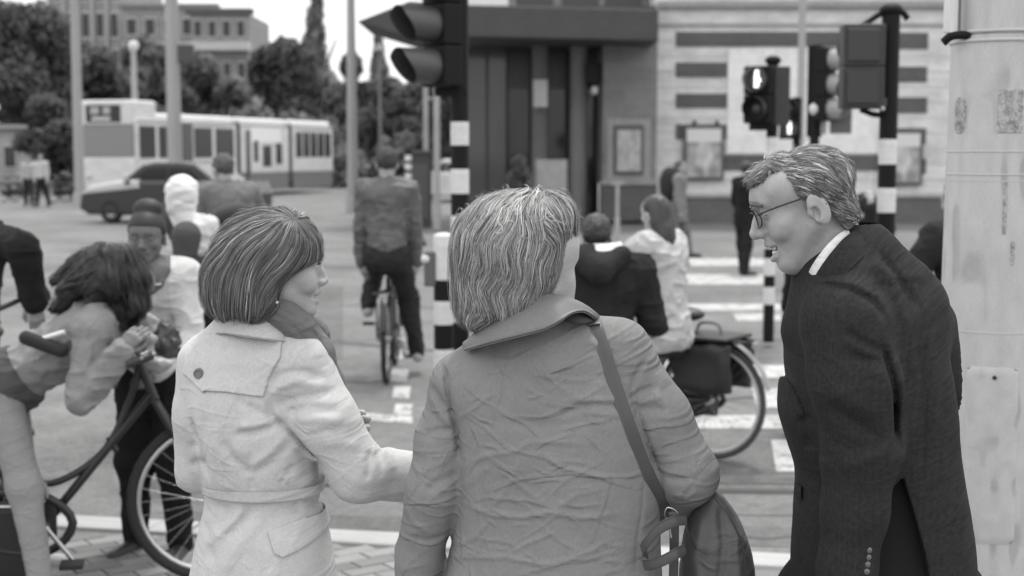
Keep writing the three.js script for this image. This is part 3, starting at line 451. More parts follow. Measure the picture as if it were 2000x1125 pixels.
// ---------------------------------------------------------------- the three people in front
function bodyMesh(prims, head, hf, skin, opt = {}) {
  const bf = U(prims.body, .03), neck = prims.neck, hd = placed(hf, head), all = (x, y, z) => smin(hd(x, y, z), neck(x, y, z), .02 * head.s);
  const tone = (p, n) => { const q = head.to(...p), [x, y, z] = [Math.abs(q[0]), q[1], q[2]]; let c = skin; if (opt.noFace) return c;
    const lip = sst(.012, .004, Math.abs(y + .069 + (opt.jaw ?? 0) * .4)) * sst(.028, .02, x) * sst(.07, .085, z); c *= 1 - (opt.lip ?? .3) * lip;
    if (opt.brow) c *= 1 - opt.brow * sst(.006, .003, Math.abs(y - .024 + (x - .02) * .1)) * sst(.05, .044, x) * sst(.008, .014, x) * sst(.05, .06, z);
    if (opt.jaw || opt.open) { const inside = sst(.0, .006, mixN(.086, .071, sst(.01, .03, x)) + (opt.mz ?? 0) - z) * sst(.013, .008, Math.abs(y + .0695 + .3 * (opt.open ?? 0) - .2 * x)) * sst(.034, .03, x) * sst(.04, .05, z); c *= 1 - .9 * inside; }
    return c * (1 + .12 * sst(.02, .0, Math.abs(y + .03)) * sst(.0, .03, x) * 0); };
  const r = .17 * head.s, hb = [sub3(head.c, [r, r, r]), add3(head.c, [r, r, r])];
  const gs = [meshOf(all, hb[0], hb[1], opt.cell ?? .0032, tone), meshOf((x, y, z) => smin(bf(x, y, z), neck(x, y, z), .03), prims.lo[0], prims.lo[1], opt.bcell ?? .016, () => skin)];
  for (const h of prims.hands ?? []) gs.push(meshOf(h.f, h.lo[0], h.lo[1], opt.hcell ?? .0035, () => skin));
  return { geo: mergeC(gs), field: all };
}
// legs under a coat: hips to shoes, standing at depth D with the feet on the pavement
function standingLegs(F, D, hipPx, spread, hipPy, r0 = .085) {
  const c = F(hipPx, hipPy), legs = [], feet = [];
  for (const s of [-1, 1]) { const h = [c[0] + s * spread * .8, c[1], c[2]], k = [c[0] + s * spread, .5, c[2] - .03], a = [c[0] + s * spread, .09, c[2]]; legs.push(...chain([h, k, a], [r0, .062, .05])); feet.push(...chain([[a[0], .05, a[2] + .05], [a[0], .045, a[2] - .06], [a[0] + s * .02, .035, a[2] - .17]], [.045, .043, .036])); }
  return { legs, feet, c };
}
const sd = (f, k) => (x, y, z) => f(x, y, z) + k;                 // shrink by k

{ // ---------------------------------------------------------- woman in the mid grey jacket, seen from behind
  const D = 2.6, F = frame(D), Z = (x, y) => { const p = F(760 + x / 2.647, 700 + y / 2.647, -.1); return [p[0], p[1]]; };
  const t = thing('person', 'older woman with wavy fair hair and grey collared jacket, seen from behind', 'person', [F(1070, 900)[0], 0, -D]);
  const torso = loft(rowsOf(D, [[675, 945, 1190, .055, .03], [715, 880, 1235, .088, .025], [775, 872, 1262, .108, .02], [860, 886, 1282, .118, .02], [950, 891, 1286, .12, .02], [1050, 884, 1290, .128, .02], [1140, 868, 1294, .14, .02], [1260, 850, 1300, .155, .02], [1400, 846, 1300, .158, .02]]), .01);
  const yoke = [cap(F(1052, 668, .045), F(1200, 690, .03), .072, .062), cap(F(1052, 668, .045), F(908, 757, .03), .075, .058), cap(F(1045, 640, .05), F(1055, 720, .0), .06, .08)];
  const armR = chain([F(1203, 692, .035), F(1285, 815, .02), F(1340, 925, .01)], [.064, .06, .058]), foreR = chain([F(1340, 925, .01), F(1318, 968, .09), F(1290, 960, .24)], [.058, .052, .045]);
  const armL = chain([F(903, 760, .03), F(866, 860, .02), F(845, 960, .0), F(816, 1095, .03), F(800, 1160, .045)], [.058, .051, .048, .044, .043]);
  const fold = strokes([
    [[[370, 785], [530, 822], [690, 822], [830, 795], [1000, 825], [1200, 812]].map((p) => Z(...p)), 0.0039, 0.0050], [[[680, 520], [640, 620], [580, 730], [530, 785]].map((p) => Z(...p)), 0.0026, 0.0037], [[[520, 850], [440, 950], [340, 1020]].map((p) => Z(...p)), 0.0029, 0.0043], [[[820, 520], [900, 570], [1050, 610], [1160, 625]].map((p) => Z(...p)), 0.0032, 0.0037], [[[300, 1090], [430, 1050], [600, 1030], [760, 1050], [860, 1060]].map((p) => Z(...p)), 0.0030, 0.0043], [[[640, 1120], [860, 1060], [1010, 1000], [1110, 980]].map((p) => Z(...p)), 0.0027, 0.0043], [[[390, 610], [440, 550], [520, 510], [640, 490], [720, 440], [880, 435], [1050, 450]].map((p) => Z(...p)), 0.0027, 0.0050], [[[620, 1010], [700, 960], [800, 920], [860, 890]].map((p) => Z(...p)), 0.0025, 0.0037],
    [[[880, 300], [960, 270], [1060, 255], [1220, 262]].map((p) => Z(...p)), -0.0059, 0.0072], [[[940, 222], [1080, 228], [1200, 236]].map((p) => Z(...p)), 0.0030, 0.0050], [[[272, 80], [300, 230], [335, 400], [358, 560]].map((p) => Z(...p)), -0.0102, 0.0056], [[[205, 180], [260, 260], [320, 330]].map((p) => Z(...p)), -0.0051, 0.0064], [[[190, 230], [240, 320], [330, 400]].map((p) => Z(...p)), 0.0037, 0.0056], [[[170, 440], [240, 415], [330, 405]].map((p) => Z(...p)), -0.0051, 0.0064], [[[180, 720], [260, 670], [340, 640]].map((p) => Z(...p)), -0.0043, 0.0080], [[[60, 800], [110, 900], [200, 950]].map((p) => Z(...p)), 0.0034, 0.0050], [[[90, 980], [180, 1000], [270, 985]].map((p) => Z(...p)), -0.0051, 0.0072], [[[110, 640], [200, 600], [300, 560]].map((p) => Z(...p)), 0.0030, 0.0074],
    [[[1262, 200], [1290, 120], [1345, 40]].map((p) => Z(...p)), -0.0043, 0.0048], [[[1250, 240], [1320, 200], [1400, 180]].map((p) => Z(...p)), -0.0051, 0.0056], [[[1290, 300], [1400, 290], [1450, 300]].map((p) => Z(...p)), -0.0043, 0.0072], [[[1320, 260], [1420, 230]].map((p) => Z(...p)), 0.0030, 0.0050], [[[1270, 220], [1300, 330], [1350, 480], [1420, 640]].map((p) => Z(...p)), -0.0076, 0.0064], [[[1450, 660], [1540, 660], [1640, 640]].map((p) => Z(...p)), -0.0043, 0.0072], [[[1480, 740], [1560, 760], [1610, 720]].map((p) => Z(...p)), 0.0037, 0.0050], [[[1390, 180], [1440, 300], [1480, 420]].map((p) => Z(...p)), 0.0026, 0.0062],
    [[[1330, 640], [1320, 800], [1290, 960], [1282, 1125]].map((p) => Z(...p)), -0.0026, 0.0032], [[[400, 350], [600, 340], [900, 350], [1100, 320]].map((p) => Z(...p)), -0.0026, 0.0128], [[[640, 640], [800, 750]].map((p) => Z(...p)), 0.0023, 0.0056], [[[860, 780], [980, 700], [1100, 680]].map((p) => Z(...p)), 0.0023, 0.0056], [[[400, 700], [480, 600], [520, 590]].map((p) => Z(...p)), 0.0023, 0.0056],
    [[[1080, 130], [1180, 230]].map((p) => Z(...p)), 0.0023, 0.0062], [[[690, 80], [780, 160], [830, 210]].map((p) => Z(...p)), -0.0017, 0.0096]]);
  const sleeves = U([...armR, ...foreR], .02), slL = U(armL, .02), top = U([torso, ...yoke], .06);
  const jf = (x, y, z) => { let d = smin(smin(top(x, y, z), sleeves(x, y, z), .022), slL(x, y, z), .018); if (d > -.03 && d < .03) { d -= fold(x, y) + .0008 * fbm(x * 30, y * 34, z * 26) + .0018 * noise3(x * 9, y * 15, z * 9); } return d; };
  const head = axes(F(1038, 507, .0), .93, [.62, -.12, -.78], [.16, 1, .1]);
  const hands = [handFields(F(800, 1168, .045), [-.1, -1, -.12], [.9, 0, -.2], 1, .45, .95), handFields(F(1288, 960, .25), [-.3, .1, -1], [-.8, -.5, 0], -1, .6, .95)];
  const legs = standingLegs(F, D, 1070, .1, 1330, .1);
  const { geo, field } = bodyMesh({ body: [sd(torso, .014), ...[...yoke, ...armR, ...foreR, ...armL].map((q) => sd(q, .014)), ...legs.legs.map((q) => sd(q, .012)), ...legs.feet.map((q) => sd(q, .012))], neck: U(chain([F(1045, 660, .05), F(1040, 590, .04), F(1038, 540, .03)], [.06, .056, .052]).concat([cap(F(1078, 545, .02), F(1080, 625, .03), .036, .045)]), .02), lo: [[-.35, 0, -3.1], [.55, 1.5, -2.3]], hands }, head, headField({ fat: 1.04, smile: 1, noEar: 1 }), .5, { noFace: false });
  const body = part(t, 'body', geo, SKIN);
  part(t, 'jacket', meshOf(jf, [F(760, 0)[0], F(0, 1420)[1], -2.95], [F(1420, 0)[0], F(0, 590)[1], -2.38], .0055), cloth(.275, { bumpScale: .012 }));
  part(t, 'trousers', meshOf(U(legs.legs, .03), [-.3, .05, -2.95], [.45, .85, -2.35], .014), cloth(.08));
  for (const ft of [legs.feet.slice(0, 2), legs.feet.slice(2)]) part(t, 'shoe', meshOf(U(ft, .02), [-.3, 0, -2.95], [.45, .2, -2.35], .01), grey(.05, { r: .5 }));
  // collar, turned up at the neck, its left point standing away from the shoulder
  const lo = [[905, 683, -.02], [930, 676, -.075], [975, 664, -.115], [1020, 653, -.13], [1066, 640, -.13], [1096, 624, -.125], [1116, 611, -.105], [1138, 606, -.075], [1157, 614, -.03], [1168, 624, .0]], hi = [[912, 664, .01], [945, 634, -.035], [985, 603, -.06], [1025, 583, -.07], [1065, 574, -.07], [1105, 578, -.055], [1140, 597, -.02], [1167, 619, .015]];
  part(t, 'collar', strip(lo.map((p) => F(...p)), hi.map((p) => F(...p)), .005, 60, 12, .006, [0, .3, 1]), grey(.2, { r: .5, map: T_CLOTH }));
  part(t, 'collar_stand_shade', strip([[910, 684, .01], [950, 655, -.03], [1040, 620, -.05], [1090, 622, -.07], [1118, 630, -.075], [1145, 630, -.05], [1163, 626, .0]].map((p) => F(...p)), [[915, 660, .03], [960, 618, -.02], [1040, 583, -.045], [1110, 582, -.03], [1160, 616, .03]].map((p) => F(...p)), .004, 40, 6, 0, [0, .3, 1]), grey(.05, { r: .7 }));  // inner collar strip, its dark tone paints the shade in the hollow
  // hair
  const hv0 = [ell(F(982, 490, -.015), [.094, .1, .108]), ell(F(938, 578, -.01), [.05, .064, .07]), ell(F(1000, 585, -.03), [.065, .05, .065]), ell(F(1040, 432, 0), [.072, .047, .085]), ell(F(1090, 440, .01), [.03, .034, .05]), ell(F(1066, 415, .01), [.045, .03, .05]), ell(F(1060, 502, -.048), [.03, .053, .035])];
  const hvU = U(hv0, .03), hv = (x, y, z) => hvU(x, y, z) - .0025 * noise3(x * 40, y * 24, z * 40) - .004 * noise3(x * 18 + y * 8, y * 12, z * 18);
  const hb = [[F(870, 0)[0], F(0, 660)[1], -2.78], [F(1140, 0)[0], F(0, 370)[1], -2.42]];
  const hg = meshOf(hv, hb[0], hb[1], .0045, (p) => .16);
  const hair = part(t, 'hair', hg.clone(), HAIR); hair.userData.label = 'short wavy fair hair';
  const cr = F(1048, 380, .05), flow = (p, g, ph, t) => { const rx = p[0] - cr[0], ry = p[1] - cr[1], rz = p[2] - cr[2], l = Math.hypot(rx, ry, rz) + .01, px = p[0] * 38 + p[1] * 14; const down = sst(.0, -.1, ry), wv = Math.sin(p[1] * 62 + px * .8 + .22 * ph) * (.2 + .22 * down) + .2 * noise3(p[0] * 30, p[1] * 30, p[2] * 30); let vx = rx / l * (1 - .75 * down) - .12 * down, vy = ry / l * (1 - down) - down * 1.0, vz = rz / l * (1 - down); if (p[0] > F(1060, 0)[0] && p[1] > F(0, 470)[1]) { vx += .6; vy += .3; } return [vx + wv * .9, vy, vz + wv * .2]; };
  part(hair, 'strands', growHair(hv, hg, { locks: 6200, len: .08, steps: 11, lay: [-.003, .0045], per: 3, spread: .005, r: .00056, fly: .05, flyH: .006, flow, tone: () => { const k = rnd(); return k < .3 ? rr(.13, .22) : k < .85 ? rr(.26, .42) : rr(.42, .54); } }), HAIR);
  part(hair, 'stray_strands', growHair(hv, hg, { locks: 200, len: .034, steps: 8, lay: [.0, .004], per: 2, spread: .006, r: .00028, fly: .8, flyH: .012, keep: (p) => p[1] > F(0, 450)[1], flow: (p, g, ph, t) => [Math.cos(ph + t * 5), .2 + Math.sin(ph * 2 + t * 4), Math.sin(ph)], tone: () => rr(.35, .6) }), HAIR);

  // shoulder bag and its strap
  const bag = thing('handbag', 'dark leather shoulder bag with bows hanging from the older woman by a long strap', 'handbag', [F(1395, 1100)[0], F(0, 1300)[1], -2.55]);
  const bagF0 = loft(rowsOf(2.6, [[955, 1383, 1402, .02, .02], [1000, 1352, 1436, .05, .03], [1060, 1334, 1462, .075, .03], [1125, 1328, 1473, .085, .03], [1230, 1330, 1476, .088, .03], [1310, 1345, 1455, .06, .03]]), .02);
  const bfold = strokes([[[F(1405, 985), F(1408, 1050), F(1395, 1140)].map((p) => [p[0], p[1]]), -.006, .008], [[F(1370, 1000), F(1350, 1080), F(1365, 1150)].map((p) => [p[0], p[1]]), .005, .009], [[F(1430, 1010), F(1440, 1080), F(1430, 1150)].map((p) => [p[0], p[1]]), .005, .012]].map(([a, b, c]) => [a, b, c]));
  part(bag, 'pouch', meshOf((x, y, z) => { const d = bagF0(x, y, z); return Math.abs(d) < .03 ? d - bfold(x, y) - .002 * fbm(x * 20, y * 20, z * 20) : d; }, [F(1310, 0)[0], F(0, 1340)[1], -2.78], [F(1490, 0)[0], F(0, 940)[1], -2.48], .0055), grey(.085, { r: .5, map: T_SKIN, bumpMap: T_CRUMP, bumpScale: .01 }));
  part(bag, 'seam', tube([[1396, 972, -.03], [1425, 1010, -.055], [1448, 1060, -.06], [1458, 1120, -.06], [1462, 1200, -.06]].map((p) => F(...p)), .0016, 30, 6), grey(.04));
  const ctr = [[1160, 632], [1166, 650], [1178, 684], [1192, 728], [1208, 780], [1226, 832], [1246, 888], [1268, 940], [1288, 980], [1302, 1004]];
  const onJ = ctr.map(([x, y]) => { const q = hit(jf, x, y); const q2 = q[2] < -2.72 ? F(x, y, -.02) : q; return add3(q2, nor3(grad(jf, ...q2, .006)), .0065); });
  for (let k = 0; k < 4; k++) for (let i = 1; i < onJ.length - 1; i++) onJ[i][2] = Math.max(onJ[i][2], (onJ[i - 1][2] + onJ[i + 1][2]) / 2);
  const half = .0118, L = onJ.map((p, i) => { const d = nor3(sub3(onJ[Math.min(onJ.length - 1, i + 1)], onJ[Math.max(0, i - 1)])), n = nor3(cross3(d, [0, .2, 1])); return [add3(p, n, half), add3(p, n, -half)]; });
  part(bag, 'strap', strip(L.map((p) => p[0]), L.map((p) => p[1]), .003, 60, 4, .0008, [0, 0, 1]), grey(.075, { r: .45 }));
  part(bag, 'strap', strip([F(1148, 634, -.022), F(1144, 616, .03), F(1150, 630, .09), F(1165, 700, .13)], [F(1172, 631, -.022), F(1168, 613, .03), F(1174, 630, .09), F(1189, 700, .13)], .003, 24, 3, 0, [0, 1, 0]), grey(.075, { r: .45 }));
  const zb = -.085;
  part(bag, 'strap_end', strip([F(1306, 1000, zb), F(1308, 1060, zb), F(1306, 1150, zb)], [F(1326, 1000, zb), F(1326, 1060, zb), F(1324, 1150, zb)], .004, 12, 3, .001, [0, 0, 1]), grey(.05, { r: .4 }));
  const bow = (pts, w) => { const c = pts.map((p) => F(p[0], p[1], p[2])); return strip(c, c.map((p, i) => add3(p, [w * .25, -w, 0])), .0025, 40, 4, .001, [0, .3, 1]); };
  part(bag, 'bow', bow([[1338, 1006, zb - .01], [1316, 1008, zb - .035], [1284, 1024, zb - .045], [1262, 1048, zb - .04], [1252, 1064, zb - .02], [1262, 1072, zb - .005]], .019), grey(.085, { r: .38 }));
  part(bag, 'bow', bow([[1336, 1062, zb - .015], [1318, 1072, zb - .04], [1290, 1086, zb - .045], [1266, 1094, zb - .03], [1254, 1094, zb - .01]], .019), grey(.085, { r: .38 }));
  const buckle = part(bag, 'buckle', J(tube([F(1303, 992, zb), F(1322, 1000, zb), F(1318, 1018, zb), F(1300, 1010, zb)], .0015, 30, 6, true), rod(F(1308, 1032, zb - .02), F(1311, 1050, zb - .02), .0022)), grey(.5, { r: .25, metal: 1 }));
}

{ // ---------------------------------------------------------- woman in the pale belted trench coat, head in profile
  const D = 2.75, F = frame(D), Z = (x, y, dz = -.1) => { const p = F(330 + x / 2.647, 700 + y / 2.647, dz); return [p[0], p[1]]; }, Q = (l) => l.map((p) => Z(...p));
  const t = thing('person', 'woman in a pale belted trench coat with a smooth bob, reaching out an arm', 'person', [F(500, 900)[0], 0, -D]);
  const torso = loft(rowsOf(D, [[672, 425, 590, .05, .02], [705, 385, 606, .08, .02], [760, 368, 608, .105, .015], [840, 378, 612, .11, .01], [915, 394, 622, .1, .01], [960, 402, 626, .096, .01], [985, 401, 628, .098, .01], [1040, 390, 641, .12, .01], [1125, 374, 656, .14, .01], [1300, 345, 690, .17, .01], [1480, 325, 715, .19, .01]]), .01);
  const yoke = [cap(F(492, 672, .04), F(402, 706, .02), .058, .05), cap(F(495, 668, .04), F(582, 714, -.005), .064, .063), cap(F(492, 655, .04), F(492, 710, .02), .055, .07)];
  const armR = chain([F(582, 716, -.005), F(636, 826, -.03), F(700, 922, -.035)], [.065, .063, .056]), foreR = chain([F(700, 922, -.035), F(775, 928, .02), F(850, 918, .08)], [.056, .047, .041]);
  const armL = chain([F(400, 708, .015), F(382, 815, .01), F(384, 915, .03)], [.05, .046, .044]), foreL = chain([F(384, 915, .03), F(500, 890, .17), F(600, 865, .24)], [.044, .042, .037]);
  const S = (x, y) => { const p = F(330 + x / 2.96, 380 + y / 2.96, -.08); return [p[0], p[1]]; };
  const fold = strokes([
    [Q([[500, 150], [545, 105], [620, 82], [700, 85], [790, 125]]), -.008, .008], [Q([[510, 205], [560, 160], [650, 128], [760, 150]]), .006, .009], [Q([[530, 260], [620, 225], [720, 205], [850, 185]]), -.006, .009], [Q([[600, 290], [700, 262], [880, 285]]), -.005, .009], [Q([[640, 330], [760, 310], [900, 330]]), .005, .01], [Q([[700, 420], [800, 380], [920, 370]]), -.004, .009], [Q([[790, 450], [880, 440], [980, 470]]), .004, .01],
    [Q([[340, 390], [420, 385], [500, 368], [585, 338]]), -.009, .008], [Q([[350, 360], [460, 350], [560, 320]]), .005, .01], [Q([[400, 240], [470, 290], [540, 320]]), -.005, .008], [Q([[345, 210], [400, 250], [450, 300]]), -.003, .007], [Q([[270, 425], [330, 520], [430, 610]]), -.006, .009], [Q([[440, 590], [520, 540], [590, 470], [620, 430]]), -.006, .012], [Q([[420, 570], [520, 500], [600, 420]]), .005, .009], [Q([[560, 660], [600, 620], [640, 560]]), -.005, .009], [Q([[650, 480], [670, 560], [690, 670]]), -.006, .012], [Q([[740, 560], [765, 640], [770, 690]]), -.006, .008], [Q([[180, 300], [160, 450], [190, 640]]), -.004, .01], [Q([[80, 330], [130, 470], [180, 640]]), -.008, .007], [Q([[60, 600], [120, 570], [160, 575]]), -.006, .008], [Q([[110, 470], [60, 500]]), -.004, .008], [Q([[495, 215], [520, 300], [600, 390], [700, 500], [790, 590]]), -.01, .007],
    [Q([[1020, 490], [1032, 560], [1015, 640]]), -.005, .006], [Q([[1060, 500], [1085, 560], [1085, 640]]), -.003, .006], [Q([[1090, 505], [1125, 545], [1150, 620]]), .003, .007], [Q([[870, 640], [960, 690], [1080, 700], [1220, 680]]), -.004, .014],
    [Q([[395, 775], [330, 850], [230, 930], [180, 990]]), .006, .01], [Q([[420, 765], [380, 840], [290, 930]]), -.006, .008], [Q([[500, 790], [430, 880], [330, 1000], [280, 1100]]), .004, .012], [Q([[230, 770], [300, 800]]), -.004, .008], [Q([[150, 870], [200, 960], [220, 1060]]), -.004, .009], [Q([[640, 770], [650, 830]]), -.005, .008], [Q([[690, 760], [730, 830]]), -.006, .008], [Q([[520, 1080], [560, 1125]]), .004, .012], [Q([[780, 780], [810, 840]]), -.006, .007], [Q([[420, 620], [425, 690]]), -.003, .005], [Q([[560, 620], [610, 650]]), .005, .009], [Q([[330, 460], [420, 500]]), .003, .012],
    [[S(760, 850), S(840, 880), S(860, 960)], .003, .012], [[S(560, 1110), S(660, 1050), S(800, 1050)], .004, .01]]);
  const top = U([torso, ...yoke], .055), slR = U([...armR, ...foreR], .022), slL = U([...armL, ...foreL], .02);
  const cf = (x, y, z) => { let d = smin(smin(top(x, y, z), slR(x, y, z), .018), slL(x, y, z), .016); if (d > -.03 && d < .03) d -= fold(x, y) + .0013 * fbm(x * 28, y * 28, z * 28) + .0022 * noise3(x * 11, y * 14, z * 11); return d; };
  const head = axes(F(541, 515, 0), .885, [.965, -.04, -.26], [.02, 1, 0]);
  const hands = [handFields(F(628, 868, .26), [.8, .18, -.4], [.1, .5, .8], -1, .95, .9), handFields(F(855, 917, .085), [.8, -.05, -.6], [-.2, -1, 0], 1, .5, .92)];
  const legs = standingLegs(F, D, 520, .09, 1400, .085);
  const { geo, field } = bodyMesh({ body: [sd(torso, .014), ...[...yoke, ...armR, ...armL].map((q) => sd(q, .014)), ...foreR.map((q) => sd(q, .013)), ...chain([F(384, 915, .03), F(500, 890, .17), F(628, 868, .26)], [.034, .032, .026]), ...legs.legs.map((q) => sd(q, .01)), ...legs.feet.map((q) => sd(q, .01))], neck: U(chain([F(505, 668, .03), F(520, 600, .01), F(530, 555, 0)], [.052, .048, .046]), .02), lo: [[-.75, 0, -3.3], [.05, 1.45, -2.5]], hands }, head, headField({ open: .009, smile: 1, fat: 1, top: .105, nose: .74, muzzle: .002 }), .44, { open: .009, mz: .002, lip: .35, brow: .6 });
  part(t, 'body', geo, SKIN);
  part(t, 'teeth', ball(head.out(0, -.0685, .079), .0085, 12).scale(1, 1, 1), grey(.75, { r: .3 }));
  const eye = part(t, 'eye', ball(head.out(-.032, -.001, .0755), .0105, 16), grey(.6, { r: .2 }));
  const eye2 = part(t, 'eye', ball(head.out(.032, -.001, .0755), .0105, 16), grey(.6, { r: .2 }));
  for (const s of [-1, 1]) part(t, 'eyelash', tube([[s * .046, .002, .078], [s * .036, .005, .0895], [s * .022, .003, .09]].map((p) => head.out(...p)), .0016, 12, 5), grey(.02));
  part(t, 'coat', meshOf(cf, [F(320, 0)[0], F(0, 1500)[1], -3.08], [F(880, 0)[0], F(0, 615)[1], -2.5], .0052), cloth(.62, { bumpScale: .006 }));
  part(t, 'trousers', meshOf(U(legs.legs, .03), [-.75, .05, -3.1], [-.1, .85, -2.5], .014), cloth(.06));
  for (const ft of [legs.feet.slice(0, 2), legs.feet.slice(2)]) part(t, 'shoe', meshOf(U(ft, .02), [-.75, 0, -3.1], [-.1, .2, -2.5], .01), grey(.04, { r: .5 }));
  // belt, storm flap, pocket flap, collar, scarf, button, earring
  const beltZone = (y) => { const a = F(0, 955, -.1)[1], b = F(0, 985, -.1)[1]; return Math.abs(y - (a + b) / 2) - (a - b) / 2; }, inner = U([torso], .01);
  part(t, 'belt', meshOf((x, y, z) => smax(Math.max(inner(x, y, z) - .009, -(inner(x, y, z) + .004)), beltZone(y + (x - F(515, 0)[0]) * .0 - .02 * ((x - F(515, 0)[0]) / .12) ** 2 * .25), .003), [F(385, 0)[0], F(0, 1000)[1], -2.9], [F(650, 0)[0], F(0, 940)[1], -2.6], .0034), cloth(.6));
  const flapOn = (name, poly, th, lo, hi, off = 0) => { const pg = poly2(poly.map(([x, y]) => { const p = F(x, y, -.09); return [p[0], p[1]]; })); return part(t, name, meshOf((x, y, z) => smax(smax(cf(x, y, z) - th - off, pg(x, y), .003), -cf(x, y, z) - .006, .002), lo, hi, .0032), cloth(.62, { bumpScale: .006 })); };
  flapOn('storm_flap', [[343, 738], [368, 752], [393, 770], [400, 766], [440, 766], [515, 776], [524, 740], [545, 700], [545, 668], [420, 655], [380, 662], [350, 700]], .0055, [F(335, 0)[0], F(0, 785)[1], -2.85], [F(560, 0)[0], F(0, 640)[1], -2.58]);
  flapOn('pocket_flap', [[524, 1035], [590, 1018], [642, 1004], [648, 1042], [600, 1068], [556, 1084], [540, 1075]], .006, [F(515, 0)[0], F(0, 1100)[1], -2.85], [F(660, 0)[0], F(0, 995)[1], -2.55]);
  const bp = hit(cf, 390, 728), bt = part(t, 'button', new THREE.CylinderGeometry(.0098, .0105, .006, 24).rotateX(Math.PI / 2).translate(bp[0], bp[1], bp[2] + .009), grey(.2, { r: .4 }));
  part(bt, 'button_rim', new THREE.TorusGeometry(.0078, .0018, 8, 24).translate(bp[0], bp[1], bp[2] + .0125), grey(.16, { r: .4 }));
  part(t, 'collar', strip([[402, 668, .04], [414, 656, -.02], [432, 650, -.055], [478, 656, -.08], [525, 662, -.075], [560, 668, -.05], [585, 684, .0]].map((p) => F(...p)), [[420, 628, .04], [424, 622, .0], [440, 612, -.03], [478, 612, -.045], [515, 616, -.045], [543, 632, -.02], [560, 650, .02]].map((p) => F(...p)), .005, 50, 10, .004, [-.2, .5, 1]), cloth(.6));
  const sfold = strokes([[[[520, 600], [575, 632], [612, 690], [636, 770], [640, 850]], -.0025, .005], [[[545, 596], [600, 628], [636, 690], [652, 770]], -.0025, .004], [[[490, 612], [540, 630], [585, 670], [620, 740]], -.002, .005], [[[560, 600], [620, 650], [650, 720]], .002, .005]].map(([l, a, w]) => [l.map(([x, y]) => { const p = F(x, y, -.03); return [p[0], p[1]]; }), a, w]));
  const sc = U([...chain([F(470, 622, .02), F(510, 606, -.015), F(548, 612, -.02), F(582, 642, -.01), F(620, 690, .0), F(642, 745, .015), F(650, 800, .03), F(646, 860, .06)], [.03, .034, .036, .034, .031, .029, .027, .026]), ...chain([F(575, 625, .05), F(605, 655, .07), F(622, 720, .08)], [.034, .033, .03])], .02);
  part(t, 'scarf', meshOf((x, y, z) => sc(x, y, z) - sfold(x, y) - .003 * noise3(x * 30, y * 12, z * 30), [F(430, 0)[0], F(0, 900)[1], -2.95], [F(690, 0)[0], F(0, 560)[1], -2.66], .0038), cloth(.2));
  part(t, 'earring', J(...[[536, 578], [538.5, 584], [540.5, 590.5]].map(([x, y], i) => ball(F(x, y, -.072), [.003, .0028, .0036][i], 10))), grey(.75, { r: .2, metal: .6 }));
  // bob
  const hv0 = [ell(F(527, 489, -.005), [.0985, .083, .094]), ell(F(466, 542, -.01), [.067, .075, .087]), ell(F(456, 578, -.005), [.052, .045, .076]), ell(F(505, 572, -.055), [.042, .05, .035])];
  const cut = F(645, 603), cutR = .096, hvU = U(hv0, .03), hv = (x, y, z) => { let d = hvU(x, y, z) - .0018 * noise3(x * 50 + y * 20, y * 16, z * 50) - .004 * noise3(x * 24 + y * 16, y * 9, z * 24); return smax(d, cutR - Math.hypot(x - cut[0], (y - cut[1]) * .98), .012); };
  const hg = meshOf(hv, [F(380, 0)[0], F(0, 650)[1], -2.9], [F(650, 0)[0], F(0, 385)[1], -2.6], .004, () => .05);
  const hair = part(t, 'hair', hg.clone(), HAIR); hair.userData.label = 'smooth streaked chin-length bob';
  const pt = F(588, 418, -.04), flow = (p, g, ph, t) => {
    const rx = p[0] - pt[0], ry = p[1] - pt[1], rz = p[2] - pt[2], l = Math.hypot(rx, ry, rz) + .01, right = sst(F(500, 0)[0], F(560, 0)[0], p[0]), wR = sst(F(0, 440)[1], F(0, 530)[1], p[1]), wL = sst(F(0, 450)[1], F(0, 570)[1], p[1]);
    const a = [mixN(rx / l, -.12, wL), mixN(ry / l, -1, wL), mixN(rz / l, 0, wL)], b = [mixN(rx / l + .15, -.82, wR), mixN(ry / l, -.6, wR), mixN(rz / l, 0, wR)], n = .1 * noise3(p[0] * 26, p[1] * 26, 3 + p[2] * 26);
    return [mixN(a[0], b[0], right) + n, mixN(a[1], b[1], right) + n * .5, mixN(a[2], b[2], right)];
  };
  part(hair, 'strands', growHair(hv, hg, { locks: 6800, len: .12, steps: 11, lay: [-.0035, .003], per: 3, spread: .004, r: .0005, fly: .1, flyH: .007, flow, tone: () => { const k = rnd(); return k < .35 ? rr(.07, .11) : k < .95 ? rr(.12, .2) : rr(.2, .29); } }), HAIR);
  part(hair, 'stray_strands', growHair(hv, hg, { locks: 150, len: .07, steps: 9, lay: [.001, .004], per: 2, spread: .005, r: .00032, fly: .6, flyH: .009, flow, tone: () => rr(.3, .6) }), HAIR);
}

